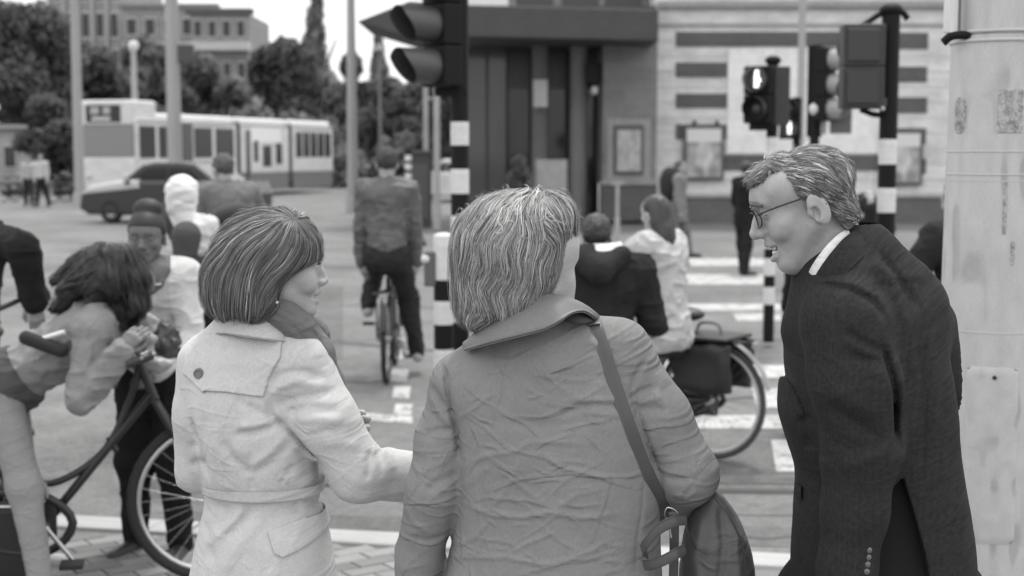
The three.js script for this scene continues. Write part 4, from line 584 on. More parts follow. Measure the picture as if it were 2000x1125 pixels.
{ // ---------------------------------------------------------- man in the dark suit, laughing
  const D = 2.6, F = frame(D), S = (x, y, dz = -.15) => { const p = F(1400 + x / 2.96, 270 + y / 2.96, dz); return [p[0], p[1]]; }, T = (x, y, dz = -.18) => { const p = F(1450 + x / 2.144, 600 + y / 2.144, dz); return [p[0], p[1]]; };
  const t = thing('person', 'laughing man with glasses, short greying hair and a dark suit, bending towards the two women', 'person', [F(1720, 900)[0], 0, -D]);
  const torso = loft(rowsOf(D, [[545, 1600, 1770, .08, .02], [600, 1562, 1812, .125, .02], [700, 1532, 1846, .145, .02], [800, 1520, 1862, .155, .02], [850, 1534, 1864, .152, .02], [920, 1556, 1872, .148, .02], [1000, 1553, 1886, .15, .02], [1080, 1549, 1896, .155, .02], [1150, 1546, 1896, .158, .02], [1185, 1546, 1890, .158, .02]]), .008);
  const yoke = [cap(F(1648, 520, .02), F(1650, 625, -.1), .078, .078), cap(F(1692, 528, .03), F(1748, 606, .03), .054, .088), cap(F(1660, 520, .03), F(1770, 640, .1), .08, .085), cap(F(1625, 560, .02), F(1588, 640, .02), .045, .045)];
  const armN = chain([F(1650, 636, -.115), F(1666, 755, -.135), F(1681, 880, -.135), F(1670, 1000, -.14), F(1654, 1110, -.145), F(1652, 1135, -.145)], [.078, .078, .068, .057, .05, .049]);
  const armF = chain([F(1805, 640, .12), F(1835, 755, .12), F(1836, 840, .17), F(1800, 960, .24)], [.062, .05, .048, .045]);
  const fold = strokes([
    [[S(600, 868), S(680, 858), S(770, 872), S(850, 915), S(910, 960), S(965, 1060)], -.009, .008], [[S(590, 850), S(690, 838), S(790, 850), S(900, 915)], .005, .012], [[S(1005, 680), S(1060, 750), S(1130, 850), S(1180, 930), S(1230, 1020)], -.007, .009], [[S(960, 700), S(1040, 800), S(1120, 930)], .004, .014], [[S(880, 760), S(960, 850), S(1040, 980), S(1080, 1120)], -.004, .014],
    [[T(425, 88), T(470, 130), T(530, 160), T(598, 190)], -.009, .008], [[T(420, 120), T(480, 165), T(570, 200)], .006, .01], [[T(440, 190), T(500, 215), T(585, 215)], -.006, .01], [[T(590, 150), T(615, 260), T(645, 370), T(660, 480), T(655, 600)], -.014, .008], [[T(340, 400), T(420, 450), T(500, 500), T(580, 540)], -.006, .012], [[T(360, 330), T(450, 390), T(560, 440)], .005, .014], [[T(380, 560), T(470, 590), T(600, 540)], -.005, .014], [[T(400, 660), T(470, 640), T(560, 590)], .005, .014], [[T(255, 200), T(265, 300), T(310, 430), T(350, 560)], -.012, .008], [[T(300, 500), T(330, 580), T(345, 660)], -.008, .01], [[T(690, 150), T(700, 330), T(710, 520), T(680, 700)], .005, .016], [[T(760, 60), T(790, 250), T(800, 500), T(790, 760)], -.0028, .008], [[T(840, 100), T(850, 320), T(850, 560)], .004, .014], [[T(720, 20), T(760, 160), T(750, 330)], .004, .012], [[T(170, 220), T(210, 200), T(250, 205)], -.003, .005], [[T(210, 380), T(215, 500), T(240, 640)], -.004, .012]]);
  const near = U(armN, .02), far = U(armF, .02), top = U([torso, ...yoke], .06), slit = poly2([[1768, 938], [1790, 1010], [1812, 1090], [1826, 1200], [1712, 1200], [1716, 1100], [1728, 1020], [1745, 965]].map(([x, y]) => { const p = F(x, y, -.14); return [p[0], p[1]]; }));
  const jf = (x, y, z) => { let b = top(x, y, z); if (z > -2.62) b = smax(b, -slit(x, y), .004); let d = smin(smin(b, near(x, y, z), .014), far(x, y, z), .02); if (d > -.035 && d < .035) d -= fold(x, y) + .0012 * fbm(x * 22, y * 18, z * 22) + .0028 * noise3(x * 8, y * 7, z * 8); return d; };
  const head = axes(F(1570, 384, 0), .97, [-.925, -.36, -.13], [-.36, .93, 0]);
  const hands = [handFields(F(1652, 1140, -.145), [-.05, -1, -.05], [.3, 0, -1], -1, .5, 1.05), handFields(F(1798, 965, .24), [-.2, -1, -.2], [0, 0, -1], 1, .6, 1)];
  const legs = standingLegs(F, D, 1720, .1, 1190, .125);
  const { geo, field } = bodyMesh({ body: [sd(loft(rowsOf(D, [[545, 1620, 1750, .06, .03], [700, 1560, 1820, .11, .03], [850, 1580, 1815, .1, .03], [1000, 1610, 1830, .09, .02], [1190, 1615, 1830, .09, .02]]), .02), .01), ...[...yoke, ...armN, ...armF].map((q) => sd(q, .02)), ...legs.legs.map((q) => sd(q, .03)), ...legs.feet.map((q) => sd(q, .015))], neck: U([...chain([F(1640, 532, .02), F(1618, 478, .02), F(1600, 420, .01)], [.062, .056, .056]), cap(F(1560, 500, .0), F(1610, 500, .0), .03, .05)], .03), lo: [[.4, 0, -3.1], [1, 1.55, -2.2]], hands }, head, headField({ top: .079, deep: .084, fore: .036, muzzle: .006, jaw: .008, open: .0145, smile: 1, nose: 1.02, fat: 1.05 }), .42, { jaw: .008, open: .0145, mz: .006, lip: .2, brow: .35 });
  part(t, 'body', geo, SKIN);
  part(t, 'teeth', J(tube([[-.029, -.0635, .066], [-.02, -.065, .079], [-.011, -.0655, .0885], [0, -.0655, .092], [.011, -.0655, .0885], [.02, -.065, .079], [.029, -.0635, .066]].map((p) => head.out(...p)), .0045, 20, 8), tube([[-.015, -.079, .079], [0, -.08, .0885], [.015, -.079, .079]].map((p) => head.out(...p)), .003, 20, 8)), grey(.75, { r: .3 }));
  part(t, 'eye', ball(head.out(.032, -.003, .0755), .0108, 16), grey(.5, { r: .2 })); part(t, 'eye', ball(head.out(-.032, -.003, .0755), .0108, 16), grey(.5, { r: .2 }));
  for (const s of [-1, 1]) { part(t, 'eyelid_line', tube([[s * .047, -.004, .0765], [s * .036, .001, .0885], [s * .022, -.002, .0895]].map((p) => head.out(...p)), .0015, 12, 5), grey(.04)); part(t, 'eyebrow', tube([[s * .053, .016, .079], [s * .038, .0225, .0925], [s * .02, .021, .0965]].map((p) => head.out(...p)), .0034, 12, 6), grey(.12)); }
  part(t, 'jacket', meshOf(jf, [F(1500, 0)[0], F(0, 1200)[1], -3.02], [F(1925, 0)[0], F(0, 440)[1], -2.33], .0056), grey(.038, { r: .95, phys: { specularIntensity: .3 }, map: T_WOOL, bumpMap: T_CRUMP, bumpScale: .004 }));
  const seat = loft(rowsOf(D, [[880, 1575, 1830, .115, .02], [1000, 1590, 1850, .12, .02], [1100, 1585, 1855, .125, .02], [1250, 1590, 1850, .12, .02]]), .02);
  part(t, 'trousers', meshOf(U([...legs.legs, seat], .05), [.4, .05, -2.95], [1.02, 1.26, -2.3], .012), grey(.02, { r: .95, phys: { specularIntensity: .25 } }));
  for (const ft of [legs.feet.slice(0, 2), legs.feet.slice(2)]) part(t, 'shoe', meshOf(U(ft, .02), [.4, 0, -2.95], [1.02, .2, -2.3], .01), grey(.02, { r: .35 }));
  const sh = [[1672, 444, .02], [1658, 446, -.03], [1634, 460, -.068], [1608, 487, -.082], [1588, 515, -.075], [1576, 540, -.04], [1572, 556, .0]];
  const sl = [[1676, 462, .02], [1668, 466, -.04], [1648, 486, -.08], [1624, 512, -.095], [1602, 542, -.09], [1588, 566, -.06], [1580, 580, -.01]];
  part(t, 'shirt_collar', strip(sl.map((p) => F(...p)), sh.map((p) => F(...p)), .004, 50, 6, .002, [-.3, .3, 1]), cloth(.85));
  part(t, 'jacket_collar', strip([[1712, 474, .04], [1706, 480, -.03], [1686, 500, -.085], [1656, 530, -.115], [1626, 560, -.115], [1604, 590, -.09], [1590, 615, -.04]].map((p) => F(...p)), [[1690, 446, .03], [1674, 447, -.03], [1650, 464, -.082], [1624, 492, -.1], [1602, 522, -.094], [1586, 550, -.065], [1578, 572, -.02]].map((p) => F(...p)), .006, 50, 8, .004, [0, .4, 1]), grey(.038, { r: .95, phys: { specularIntensity: .3 }, map: T_WOOL }));
  for (let i = 0; i < 4; i++) { const p = hit(jf, 1700 - i * 1.5, 1074 + i * 14); part(t, 'cuff_button', new THREE.SphereGeometry(.0058, 12, 8).scale(1, 1, .6).translate(p[0] - .003, p[1], p[2] + .002), grey(.12, { r: .15 })); }
  { const pg = poly2([[1572, 958], [1592, 957], [1591, 1004], [1588, 1006], [1580, 995]].map(([x, y]) => { const p = F(x, y, -.13); return [p[0], p[1]]; })); part(t, 'pocket_flap', meshOf((x, y, z) => smax(smax(jf(x, y, z) - .005, pg(x, y), .003), -jf(x, y, z) - .005, .002), [F(1560, 0)[0], F(0, 1020)[1], -2.62], [F(1625, 0)[0], F(0, 945)[1], -2.4], .0034), grey(.038, { r: .95, phys: { specularIntensity: .3 }, map: T_WOOL, bumpMap: T_CRUMP, bumpScale: .004 })); }
  // glasses
  const gl = thing('glasses', 'thin dark-rimmed glasses on the nose of the laughing man in the suit', 'glasses', head.out(0, 0, .1));
  const rim = (s) => { const pts = []; for (let i = 0; i < 20; i++) { const a = i / 20 * 6.283; pts.push(head.out(s * .034 + .0245 * Math.cos(a), -.004 + .0185 * Math.sin(a), .1 - .12 * Math.abs(.0245 * Math.cos(a) * 1) - (s * Math.cos(a) > 0 ? .008 * Math.cos(a) * s : 0))); } return tube(pts, .0014, 48, 7, true); };
  for (const s of [-1, 1]) { part(gl, 'rim', rim(s), grey(.03, { r: .3 })); part(gl, 'temple', tube([[s * .059, .004, .093], [s * .07, .006, .06], [s * .079, .006, .02], [s * .0805, .004, -.012], [s * .078, -.02, -.03]].map((p) => head.out(...p)), .0017, 24, 7), grey(.03, { r: .3 })); part(gl, 'lens', new THREE.CircleGeometry(.021, 24).applyMatrix4(new THREE.Matrix4().makeBasis(V3(head.X), V3(head.Y), V3(head.Z))).translate(...head.out(s * .034, -.004, .0985)), grey(1, { r: .02, phys: { transmission: 1, thickness: 0, ior: 1.5 } })); }
  part(gl, 'bridge', tube([[-.011, .003, .099], [0, .006, .103], [.011, .003, .099]].map((p) => head.out(...p)), .0014, 10, 6), grey(.03, { r: .3 }));
  // hair
  const cran = ell([0, .018, -.014], [.081, .07, .087]), hairY = (z) => z > .026 ? .063 : z > .002 ? mixN(.0, .063, sst(.002, .026, z)) : z > -.03 ? mixN(-.03, .0, sst(-.022, .0, z)) : mixN(-.078, -.03, sst(-.055, -.03, z));
  const nape = ell([0, -.046, -.045], [.06, .05, .042]), lock = ell([.0, .07, .05], [.05, .0185, .047], [[1, 0, 0], [0, .94, .34], [0, -.34, .94]]), hl = (x, y, z) => { const c = smin(smax(smin(cran(x, y, z), nape(x, y, z), .02), (hairY(z) - y) * .8, .008), lock(x, y, z), .014); return Math.min(c, 1) - .002 * noise3(x * 60, y * 60, z * 60); };
  const hv = placed(hl, head), r = .15, hg = meshOf(hv, sub3(head.c, [r, r, r]), add3(head.c, [r, r, r]), .004, () => .1);
  const hair = part(t, 'hair', hg.clone(), HAIR); hair.userData.label = 'short greying hair combed back';
  const flow = (p, g, ph, tt) => { const q = head.to(...p), n1 = noise3(p[0] * 32, p[1] * 32, p[2] * 32), n2 = noise3(p[0] * 32 + 9, p[1] * 32, p[2] * 32), front = sst(.02, .07, q[2]), v = [n1 * .7, mixN(-.75, .25, front) + n2 * .5, mixN(-.8, .9, front * sst(.045, .065, q[1]))]; return [0, 1, 2].map((k) => head.X[k] * v[0] + head.Y[k] * v[1] + head.Z[k] * v[2]); };
  const tone = () => { const k = rnd(); return k < .4 ? rr(.06, .12) : k < .82 ? rr(.15, .3) : rr(.4, .65); };
  part(hair, 'strands', growHair(hv, hg, { locks: 7000, len: .027, steps: 6, lay: [-.002, .003], per: 3, spread: .0045, r: .00042, fly: .12, flyH: .003, flow, tone }), HAIR);
  part(hair, 'stray_strands', growHair(hv, hg, { locks: 160, len: .022, steps: 6, lay: [.0, .003], per: 2, spread: .004, r: .0003, fly: .9, flyH: .008, keep: (p) => head.to(...p)[1] > .03, flow, tone: () => rr(.5, .9) }), HAIR);
}
// ---------------------------------------------------------------- bicycles
const RUBBER = grey(.02, { r: .8 }), PAINTB = grey(.02, { r: .3 }), CHROME = grey(.55, { r: .25, metal: 1 }), LEATHER = grey(.03, { r: .5 });
// local axes: x forward, y up, z to the rider's right; origin on the ground under the rear hub
function bicycle(label, group, pos, yaw, o = {}) {
  const t = thing('bicycle', label, 'bicycle', pos, group), R = .345, WB = 1.1, sN = o.far ? 20 : 40; t.rotation.y = yaw; if (o.lean) t.rotation.x = o.lean;
  const wheel = (x, z = 0, grp = t) => {
    const w = new THREE.Group(); w.name = 'wheel'; w.position.set(x, R, z); grp.add(w);
    lpart(w, 'tyre', new THREE.TorusGeometry(R - .02, o.paleTyre ? .017 : .021, 10, sN), o.paleTyre ? grey(.07, { r: .7 }) : RUBBER); lpart(w, 'rim', new THREE.TorusGeometry(R - .045, .012, 8, sN), o.paleTyre ? grey(.6, { r: .4 }) : CHROME);
    lpart(w, 'hub', new THREE.CylinderGeometry(.025, .025, .09, 12).rotateX(Math.PI / 2), CHROME);
    if (!o.far) { const sp = lpart(w, 'spokes', J(Array.from({ length: 32 }, (_, i) => { const a = i / 32 * 6.283, b = a + (i & 1 ? .5 : -.5); return rod([Math.cos(b) * .02, Math.sin(b) * .02, i & 2 ? .03 : -.03], [Math.cos(a) * (R - .05), Math.sin(a) * (R - .05), 0], .0009, .0009, 5); })), CHROME); sp.userData.kind = 'stuff'; }
    return w;
  };
  wheel(0);
  const bb = [.45, .29, 0], seatT = [.24, .8, 0], head0 = [.82, .92, 0], head1 = [.875, .76, 0];
  lpart(t, 'frame', J(rod(bb, seatT, .016), rod(head1, head0, .019), tube([head0, [.79, .8, 0], [.66, .55, 0], [.45, .44, 0], [.36, .5, 0]], .0145, 24, 8), rod([.865, .79, 0], bb, .018), rod([.72, .56, 0], [.69, .62, 0], .012), rod([0, R, .05], bb, .01), rod([0, R, -.05], bb, .01), rod([0, R, .05], [.27, .72, .01], .009), rod([0, R, -.05], [.27, .72, -.01], .009)), PAINTB);
  const fr = new THREE.Group(); fr.name = 'front_fork'; t.add(fr);
  wheel(WB, 0, fr);
  lpart(fr, 'fork', J(...[-1, 1].map((s) => tube([[.875, .76, s * .035], [.95, .62, s * .045], [1.03, .46, s * .05], [WB, R, s * .05]], .0125, 16, 8)), rod(head0, [.8, .99, 0], .015), rod([.875, .765, -.042], [.875, .765, .042], .016), rod([.875, .765, 0], head0, .015)), PAINTB);
  const fender = (x, a0, a1, par) => { const pts = []; for (let i = 0; i <= 14; i++) { const a = mixN(a0, a1, i / 14); pts.push([x + Math.cos(a) * (R + .025), R + Math.sin(a) * (R + .025), 0]); } const lo = pts.map((p) => [p[0], p[1], -.028]), hi = pts.map((p) => [p[0], p[1], .028]); return lpart(par, 'fender', strip(lo, hi, .003, 28, 4, .008, [0, 1, 0]), o.paleTyre ? grey(.3, { r: .4 }) : PAINTB); };
  fender(0, -.25, 2.9, t); fender(WB, -.1, 2.1, fr);
  const bh = o.barH ?? 1.06, bf = o.barFwd ?? 0;
  lpart(fr, 'handlebar', tube([[.58 + bf, bh - .01, -.27], [.66 + bf, bh + .02, -.26], [.77 + bf * .5, bh + .01, -.16], [.8, bh - .04, 0], [.77 + bf * .5, bh + .01, .16], [.66 + bf, bh + .02, .26], [.58 + bf, bh - .01, .27]], .0115, 30, 8), o.darkBar ? PAINTB : CHROME);
  for (const s of [-1, 1]) lpart(fr, 'grip', rod([.57 + bf, bh - .012, s * .27], [.67 + bf, bh + .02, s * .26], .017), LEATHER);
  lpart(fr, 'stem', rod([.8, .98, 0], [.8, bh - .03, 0], .014), CHROME);
  if (!o.noLamp) lpart(fr, 'headlamp', new THREE.SphereGeometry(.04, 14, 10).scale(1.1, 1, 1).translate(.93, .86, 0), PAINTB);
  const sy = o.sadY ?? 0, sd2 = lpart(t, 'saddle', new THREE.SphereGeometry(1, 20, 12).scale(.145, .045, .09).translate(.2, .9 + sy, 0), LEATHER); lpart(sd2, 'seat_post', rod([.24, .8, 0], [.225, .89 + sy, 0], .013), CHROME); lpart(sd2, 'nose', new THREE.SphereGeometry(1, 16, 10).scale(.1, .035, .03).translate(.33, .905 + sy, 0), LEATHER);
  if (!o.noRack) lpart(t, 'rack', J(tube([[.2, .66, -.07], [.0, .7, -.07], [-.22, .7, -.07], [-.25, .7, 0], [-.22, .7, .07], [0, .7, .07], [.2, .66, .07]], .008, 30, 7), ...[-.15, 0, .12].map((x) => rod([x, .7, -.07], [x, .7, .07], .006)), ...[-1, 1].map((s) => rod([0, R, s * .06], [-.1, .7, s * .07], .007))), PAINTB);
  lpart(t, 'chain_case', J(tube([[.02, R + .06, .06], [.45, .29 + .11, .06], [.55, .29, .06], [.45, .29 - .11, .06], [.02, R - .06, .06], [-.05, R, .06]], .018, 40, 8, true), box(.5, .15, .02, .24, .317, .06, .008)), PAINTB);
  const cr = lpart(t, 'crank', J(rod([bb[0], bb[1], .1], [bb[0] + .1, bb[1] - .14, .1], .01), rod([bb[0], bb[1], -.1], [bb[0] - .1, bb[1] + .14, -.1], .01), rod([bb[0], bb[1], -.1], [bb[0], bb[1], .1], .018)), CHROME);
  for (const s of [-1, 1]) lpart(cr, 'pedal', box(.09, .022, .09, bb[0] + s * .1, bb[1] - s * .14, s * .16, .006), RUBBER);
  lpart(t, 'tail_lamp', box(.02, .04, .06, -.27, .68, 0, .008), grey(.35, { r: .3 }));
  return { t, fr };
}
// ---------------------------------------------------------------- people of the street
// facing +z in their own axes (x to their left); h is the height, all else in metres and radians
function figure(name, label, cat, pos, yaw, h, o = {}) {
  const cy = Math.cos(yaw), sy = Math.sin(yaw), W = (p) => [pos[0] + p[0] * cy + p[2] * sy, pos[1] + p[1], pos[2] - p[0] * sy + p[2] * cy], Wd = (p) => [p[0] * cy + p[2] * sy, p[1], -p[0] * sy + p[2] * cy];
  const g = (o.girth ?? 1) * .92, lean = o.lean ?? 0, side = o.sway ?? 0, pel = [0, o.pelvis ?? .52 * h, o.pelz ?? 0], up = [Math.sin(side), Math.cos(lean) * Math.cos(side), Math.sin(lean)], fw = [0, -Math.sin(lean), Math.cos(lean)];
  const at = (a, b, c = 0) => add3(add3(add3(pel, up, b * h), [1, 0, 0], a * h), fw, c * h);
  const chest = at(0, .2, 0), neck = at(0, .305, -.005), hl = (o.hLean ?? lean * .6), hu = [Math.sin(o.hTilt ?? 0), Math.cos(hl), Math.sin(hl)], hc = add3(add3(neck, hu, .085 * h), [0, -Math.sin(hl), Math.cos(hl)], .015 * h);
  const ht = o.hTurn ?? 0, hf = [Math.sin(ht), -Math.sin(hl), Math.cos(ht) * Math.cos(hl)], cell = o.cell ?? .014;
  const sh = [1, -1].map((s) => at(s * .108 * g, .275, 0));
  const arms = [o.armL ?? [0, .12, .2], o.armR ?? [0, .12, .2]].map(([fl, ab, el, inn = 0], i) => { const s = i ? -1 : 1, dir = (f, a) => [s * Math.sin(a), -Math.cos(f) * Math.cos(a), Math.sin(f) * Math.cos(a)]; const e = add3(sh[i], dir(fl, ab), .172 * h), d2 = nor3(add3(dir(fl + el, ab * .4), [-s, 0, 0], inn)), w = add3(e, d2, .145 * h); return { s: sh[i], e, w, d: d2 }; });
  if (o.hands) o.hands.forEach((target, i) => { if (!target) return; const q0 = sub3(target, pos), q = [q0[0] * cy - q0[2] * sy, q0[1], q0[0] * sy + q0[2] * cy]; const s = sh[i], v = sub3(q, s), L = Math.min(len3(v), .31 * h), n = nor3(v), a = .172 * h, b = .145 * h, x = (a * a - b * b + L * L) / (2 * L), yy = Math.sqrt(Math.max(0, a * a - x * x)); let bend = o.elbow?.[i] ?? [i ? -.5 : .5, -.8, -.3]; bend = nor3(add3(bend, n, -dot3(bend, n))); const e = add3(add3(s, n, x), bend, yy), w = add3(s, n, L); arms[i] = { s, e, w, d: nor3(sub3(w, e)) }; });
  const hips = [1, -1].map((s) => at(s * .05 * g, -.01, 0));
  const legs = [o.legL ?? [0, .03, 0], o.legR ?? [0, .03, 0]].map(([fl, ab, kn], i) => { const s = i ? -1 : 1, dir = (f) => [s * Math.sin(ab), -Math.cos(f) * Math.cos(ab), Math.sin(f)]; const k = add3(hips[i], dir(fl), .245 * h), a = add3(k, dir(fl - kn), .232 * h); return { h: hips[i], k, a, toe: add3(a, nor3([s * .2, -.22 + (o.toe ?? 0), 1]), .11 * h) }; });
  if (o.feet) o.feet.forEach((target, i) => { if (!target) return; const q0 = sub3(target, pos), q = [q0[0] * cy - q0[2] * sy, q0[1] + .045 * h, q0[0] * sy + q0[2] * cy]; const s = hips[i], v = sub3(q, s), a = .245 * h, b = .232 * h, L = Math.min(len3(v), (a + b) * .999), n = nor3(v), x = (a * a - b * b + L * L) / (2 * L), yy = Math.sqrt(Math.max(0, a * a - x * x)); let bend = [0, .2, 1]; bend = nor3(add3(bend, n, -dot3(bend, n))); const k = add3(add3(s, n, x), bend, yy), an = add3(s, n, L); legs[i] = { h: s, k, a: an, toe: add3(an, [0, -.028 * h, .1 * h]) }; });
  const t = thing(name, label, cat, [pos[0], pos[1], pos[2]], o.group), k = g * h, w = W;
  const torso = [cap(w(at(.055 * g, .245)), w(at(-.055 * g, .245)), .06 * k), ell(w(at(0, .19, 0)), [.1 * k, .13 * h, .07 * k], rows(up, fw)), ell(w(at(0, .08, .0)), [.085 * k, .1 * h, .066 * k], rows(up, fw)), ell(w(at(0, 0, -.004)), [.092 * k, .085 * h, .075 * k], rows(up, fw)), cap(w(sh[0]), w(sh[1]), .042 * k)];
  function rows(u, f) { const X = Wd([1, 0, 0]), Y = Wd(u), Zz = Wd(f); return [X, nor3(Y), nor3(Zz)]; }
  const sleeves = arms.flatMap((a) => chain([w(a.s), w(a.e), w(a.w)], [.041 * k, .033 * k, .024 * k])), legsF = legs.flatMap((l) => chain([w(l.h), w(l.k), w(l.a)], [.054 * k, .039 * k, .027 * k]));
  const hs = h * .1315 * (o.headS ?? 1) / .23, head = axes(w(hc), hs, Wd(hf), Wd(hu));
  const hands = arms.map((a, i) => handFields(w(a.w), Wd(a.d), Wd(i ? [.9, 0, .3] : [-.9, 0, .3]), i ? -1 : 1, o.grip ?? .6, h / 1.78));
  const pts = [w(pel), w(neck), ...arms.flatMap((a) => [w(a.s), w(a.e), w(a.w)]), ...legs.flatMap((l) => [w(l.h), w(l.k), w(l.a), w(l.toe)])], lo = boundsOf(pts, .16 * h);
  const skin = o.skin ?? .4, { geo } = bodyMesh({ body: [...torso.map((q) => sd(q, .01 * h)), ...sleeves.map((q) => sd(q, .008 * h)), ...legsF.map((q) => sd(q, .008 * h))], neck: cap(w(at(0, .28, 0)), w(hc), .032 * h, .03 * h), lo, hands }, head, headField(o.face ?? {}), skin, { cell: o.hcell ?? .007, bcell: cell * 1.4, hcell: o.fcell ?? .006, brow: .5, lip: .25 });
  part(t, 'body', geo, SKIN);
  const wr = (o.wr ?? .006) * 1.2, wrinkle = (x, y, z) => wr * noise3(x * 16, y * 11, z * 16) + wr * .6 * noise3(x * 34, y * 26, z * 34) + wr * 1.2 * Math.pow(1 - Math.abs(noise3(x * 9 + 4, y * 17, z * 9)), 5);
  const topEnd = o.topEnd ?? -.05, hem = w(at(0, topEnd)), hn = Wd(up), ext = o.topEnd && o.topEnd < -.06 ? [ell(w(at(0, topEnd * .6, 0)), [.1 * k, Math.abs(topEnd) * h * .9, .082 * k], rows(up, fw))] : [];
  const slv = o.sleeve === 'short' ? arms.flatMap((a) => [cap(w(a.s), w(lerp3(a.s, a.e, .6)), .043 * k, .04 * k)]) : sleeves;
  const tU = U([...torso, ...ext], .035 * h), sU = U(slv, .01), topF = (x, y, z) => { const b = smax(tU(x, y, z), dot3(sub3(hem, [x, y, z]), hn), .01); const d = smin(b, sU(x, y, z), .022) - .007 * h; return Math.abs(d) < .05 ? d - wrinkle(x, y, z) : d; };
  part(t, o.topName ?? 'jacket', meshOf(topF, lo[0], lo[1], cell), o.topMat ?? cloth(.2));
  if (o.band) { const b0 = w(at(0, o.band[0])), b1 = w(at(0, o.band[1])), bU = U(torso, .035 * h); part(t, 'waistband', meshOf((x, y, z) => { const p = [x, y, z], d = smax(smax(bU(x, y, z) - .014 * h, dot3(sub3(p, b1), hn), .008), dot3(sub3(b0, p), hn), .008); return Math.abs(d) < .04 ? d - wrinkle(x, y, z) * .6 : d; }, lo[0], lo[1], cell), o.bandMat); }
  const lU = U([...legsF, torso[3]], .03 * h), waist = w(at(0, .07));
  if (o.skirt) { const a = w(at(0, -.05)), b = W([0, (o.skirt) * h, pel[2] + .02]); part(t, 'skirt', meshOf((x, y, z) => { const d = U([cap(a, b, .07 * k, .1 * k)], .05)(x, y, z); return smax(d - .008 - wrinkle(x, y, z), o.skirt * h + pos[1] - y, .01); }, lo[0], lo[1], cell), o.legMat ?? cloth(.04)); }
  else part(t, o.legName ?? 'trousers', meshOf((x, y, z) => { const d = smax(lU(x, y, z), dot3(sub3([x, y, z], waist), hn), .01) - (o.tight ? .003 : .008) * h; return Math.abs(d) < .05 ? d - (o.tight ? .2 : 1) * wrinkle(x, y, z) : d; }, lo[0], lo[1], cell), o.legMat ?? cloth(.04));
  for (const l of legs) part(t, 'shoe', meshOf(U([cap(add3(w(l.a), [0, -.018 * h, 0]), w(l.toe), .026 * h, .021 * h), cap(add3(w(l.a), [0, -.018 * h, 0]), add3(w(l.a), Wd([0, -.024 * h, -.02 * h])), .026 * h, .022 * h)], .01), ...boundsOf([w(l.a), w(l.toe)], .05 * h), cell * .8), o.shoeMat ?? grey(.03, { r: .5 }));
  // hair
  const L = (f) => placed(f, head), hp = o.hair ?? 'short', hairMat = o.hairMat ?? grey(.035, { r: .55 });
  let hfF = null; const shell = ell([0, .027, -.008], [.083, .091, .108]);
  const cutFace = (f) => (x, y, z) => smax(f(x, y, z), z - (y < .02 ? mixN(-.005, .03, sst(-.01, .02, y)) : mixN(.03, .115, sst(.03, .07, y))), .012);
  if (hp === 'short') hfF = (x, y, z) => smax(cutFace(shell)(x, y, z), -.055 - y + (z > -.02 ? .05 : 0) * sst(-.04, .0, z), .01) - .006 * noise3(x * 40, y * 40, z * 40) - .004 * noise3(x * 90, y * 60, z * 90);
  if (hp === 'bun') hfF = U([cutFace(ell([0, .028, -.008], [.0855, .094, .109])), ell([0, .116, -.03], [.066, .05, .06])], .015);
  if (hp === 'long') hfF = (x, y, z) => U([cutFace(shell), ell([0, -.06, -.065], [.088, .1, .062]), ell([.01, -.15, -.1], [.07, .095, .045])], .03)(x, y, z) - .005 * noise3(x * 50, y * 14, z * 50);
  if (hp === 'hood' || hp === 'scarf') hfF = U([(x, y, z) => smax(ell([0, .02, -.01], [.1, .11, .115])(x, y, z), -ell([0, -.01, .11], [.055, .08, .07])(x, y, z), .01), ell([0, -.1, -.03], [.085, .13, .085])], .05); if (hp === 'scarf') { const f0 = hfF; hfF = (x, y, z) => f0(x, y, z) - .008 * noise3(x * 14, y * 40, z * 14) - .002 * Math.sin(y * 70 + x * 30); }
  if (hfF) { const f = L(hfF), r = .27 * head.s; part(t, hp === 'scarf' ? 'headscarf' : 'hair', meshOf(f, add3(head.c, [-r, -r, -r]), add3(head.c, [r, r * .8, r]), o.hcell ?? .008), hairMat); }
  return { t, W, at, head, arms: arms.map((a) => ({ s: w(a.s), e: w(a.e), w: w(a.w) })), legs: legs.map((l) => ({ h: w(l.h), k: w(l.k), a: w(l.a) })), w, topF, Wd, up: Wd(up), fw: Wd(fw) };
}
const gx = (px, d) => (px - 1000) / FOC * d;

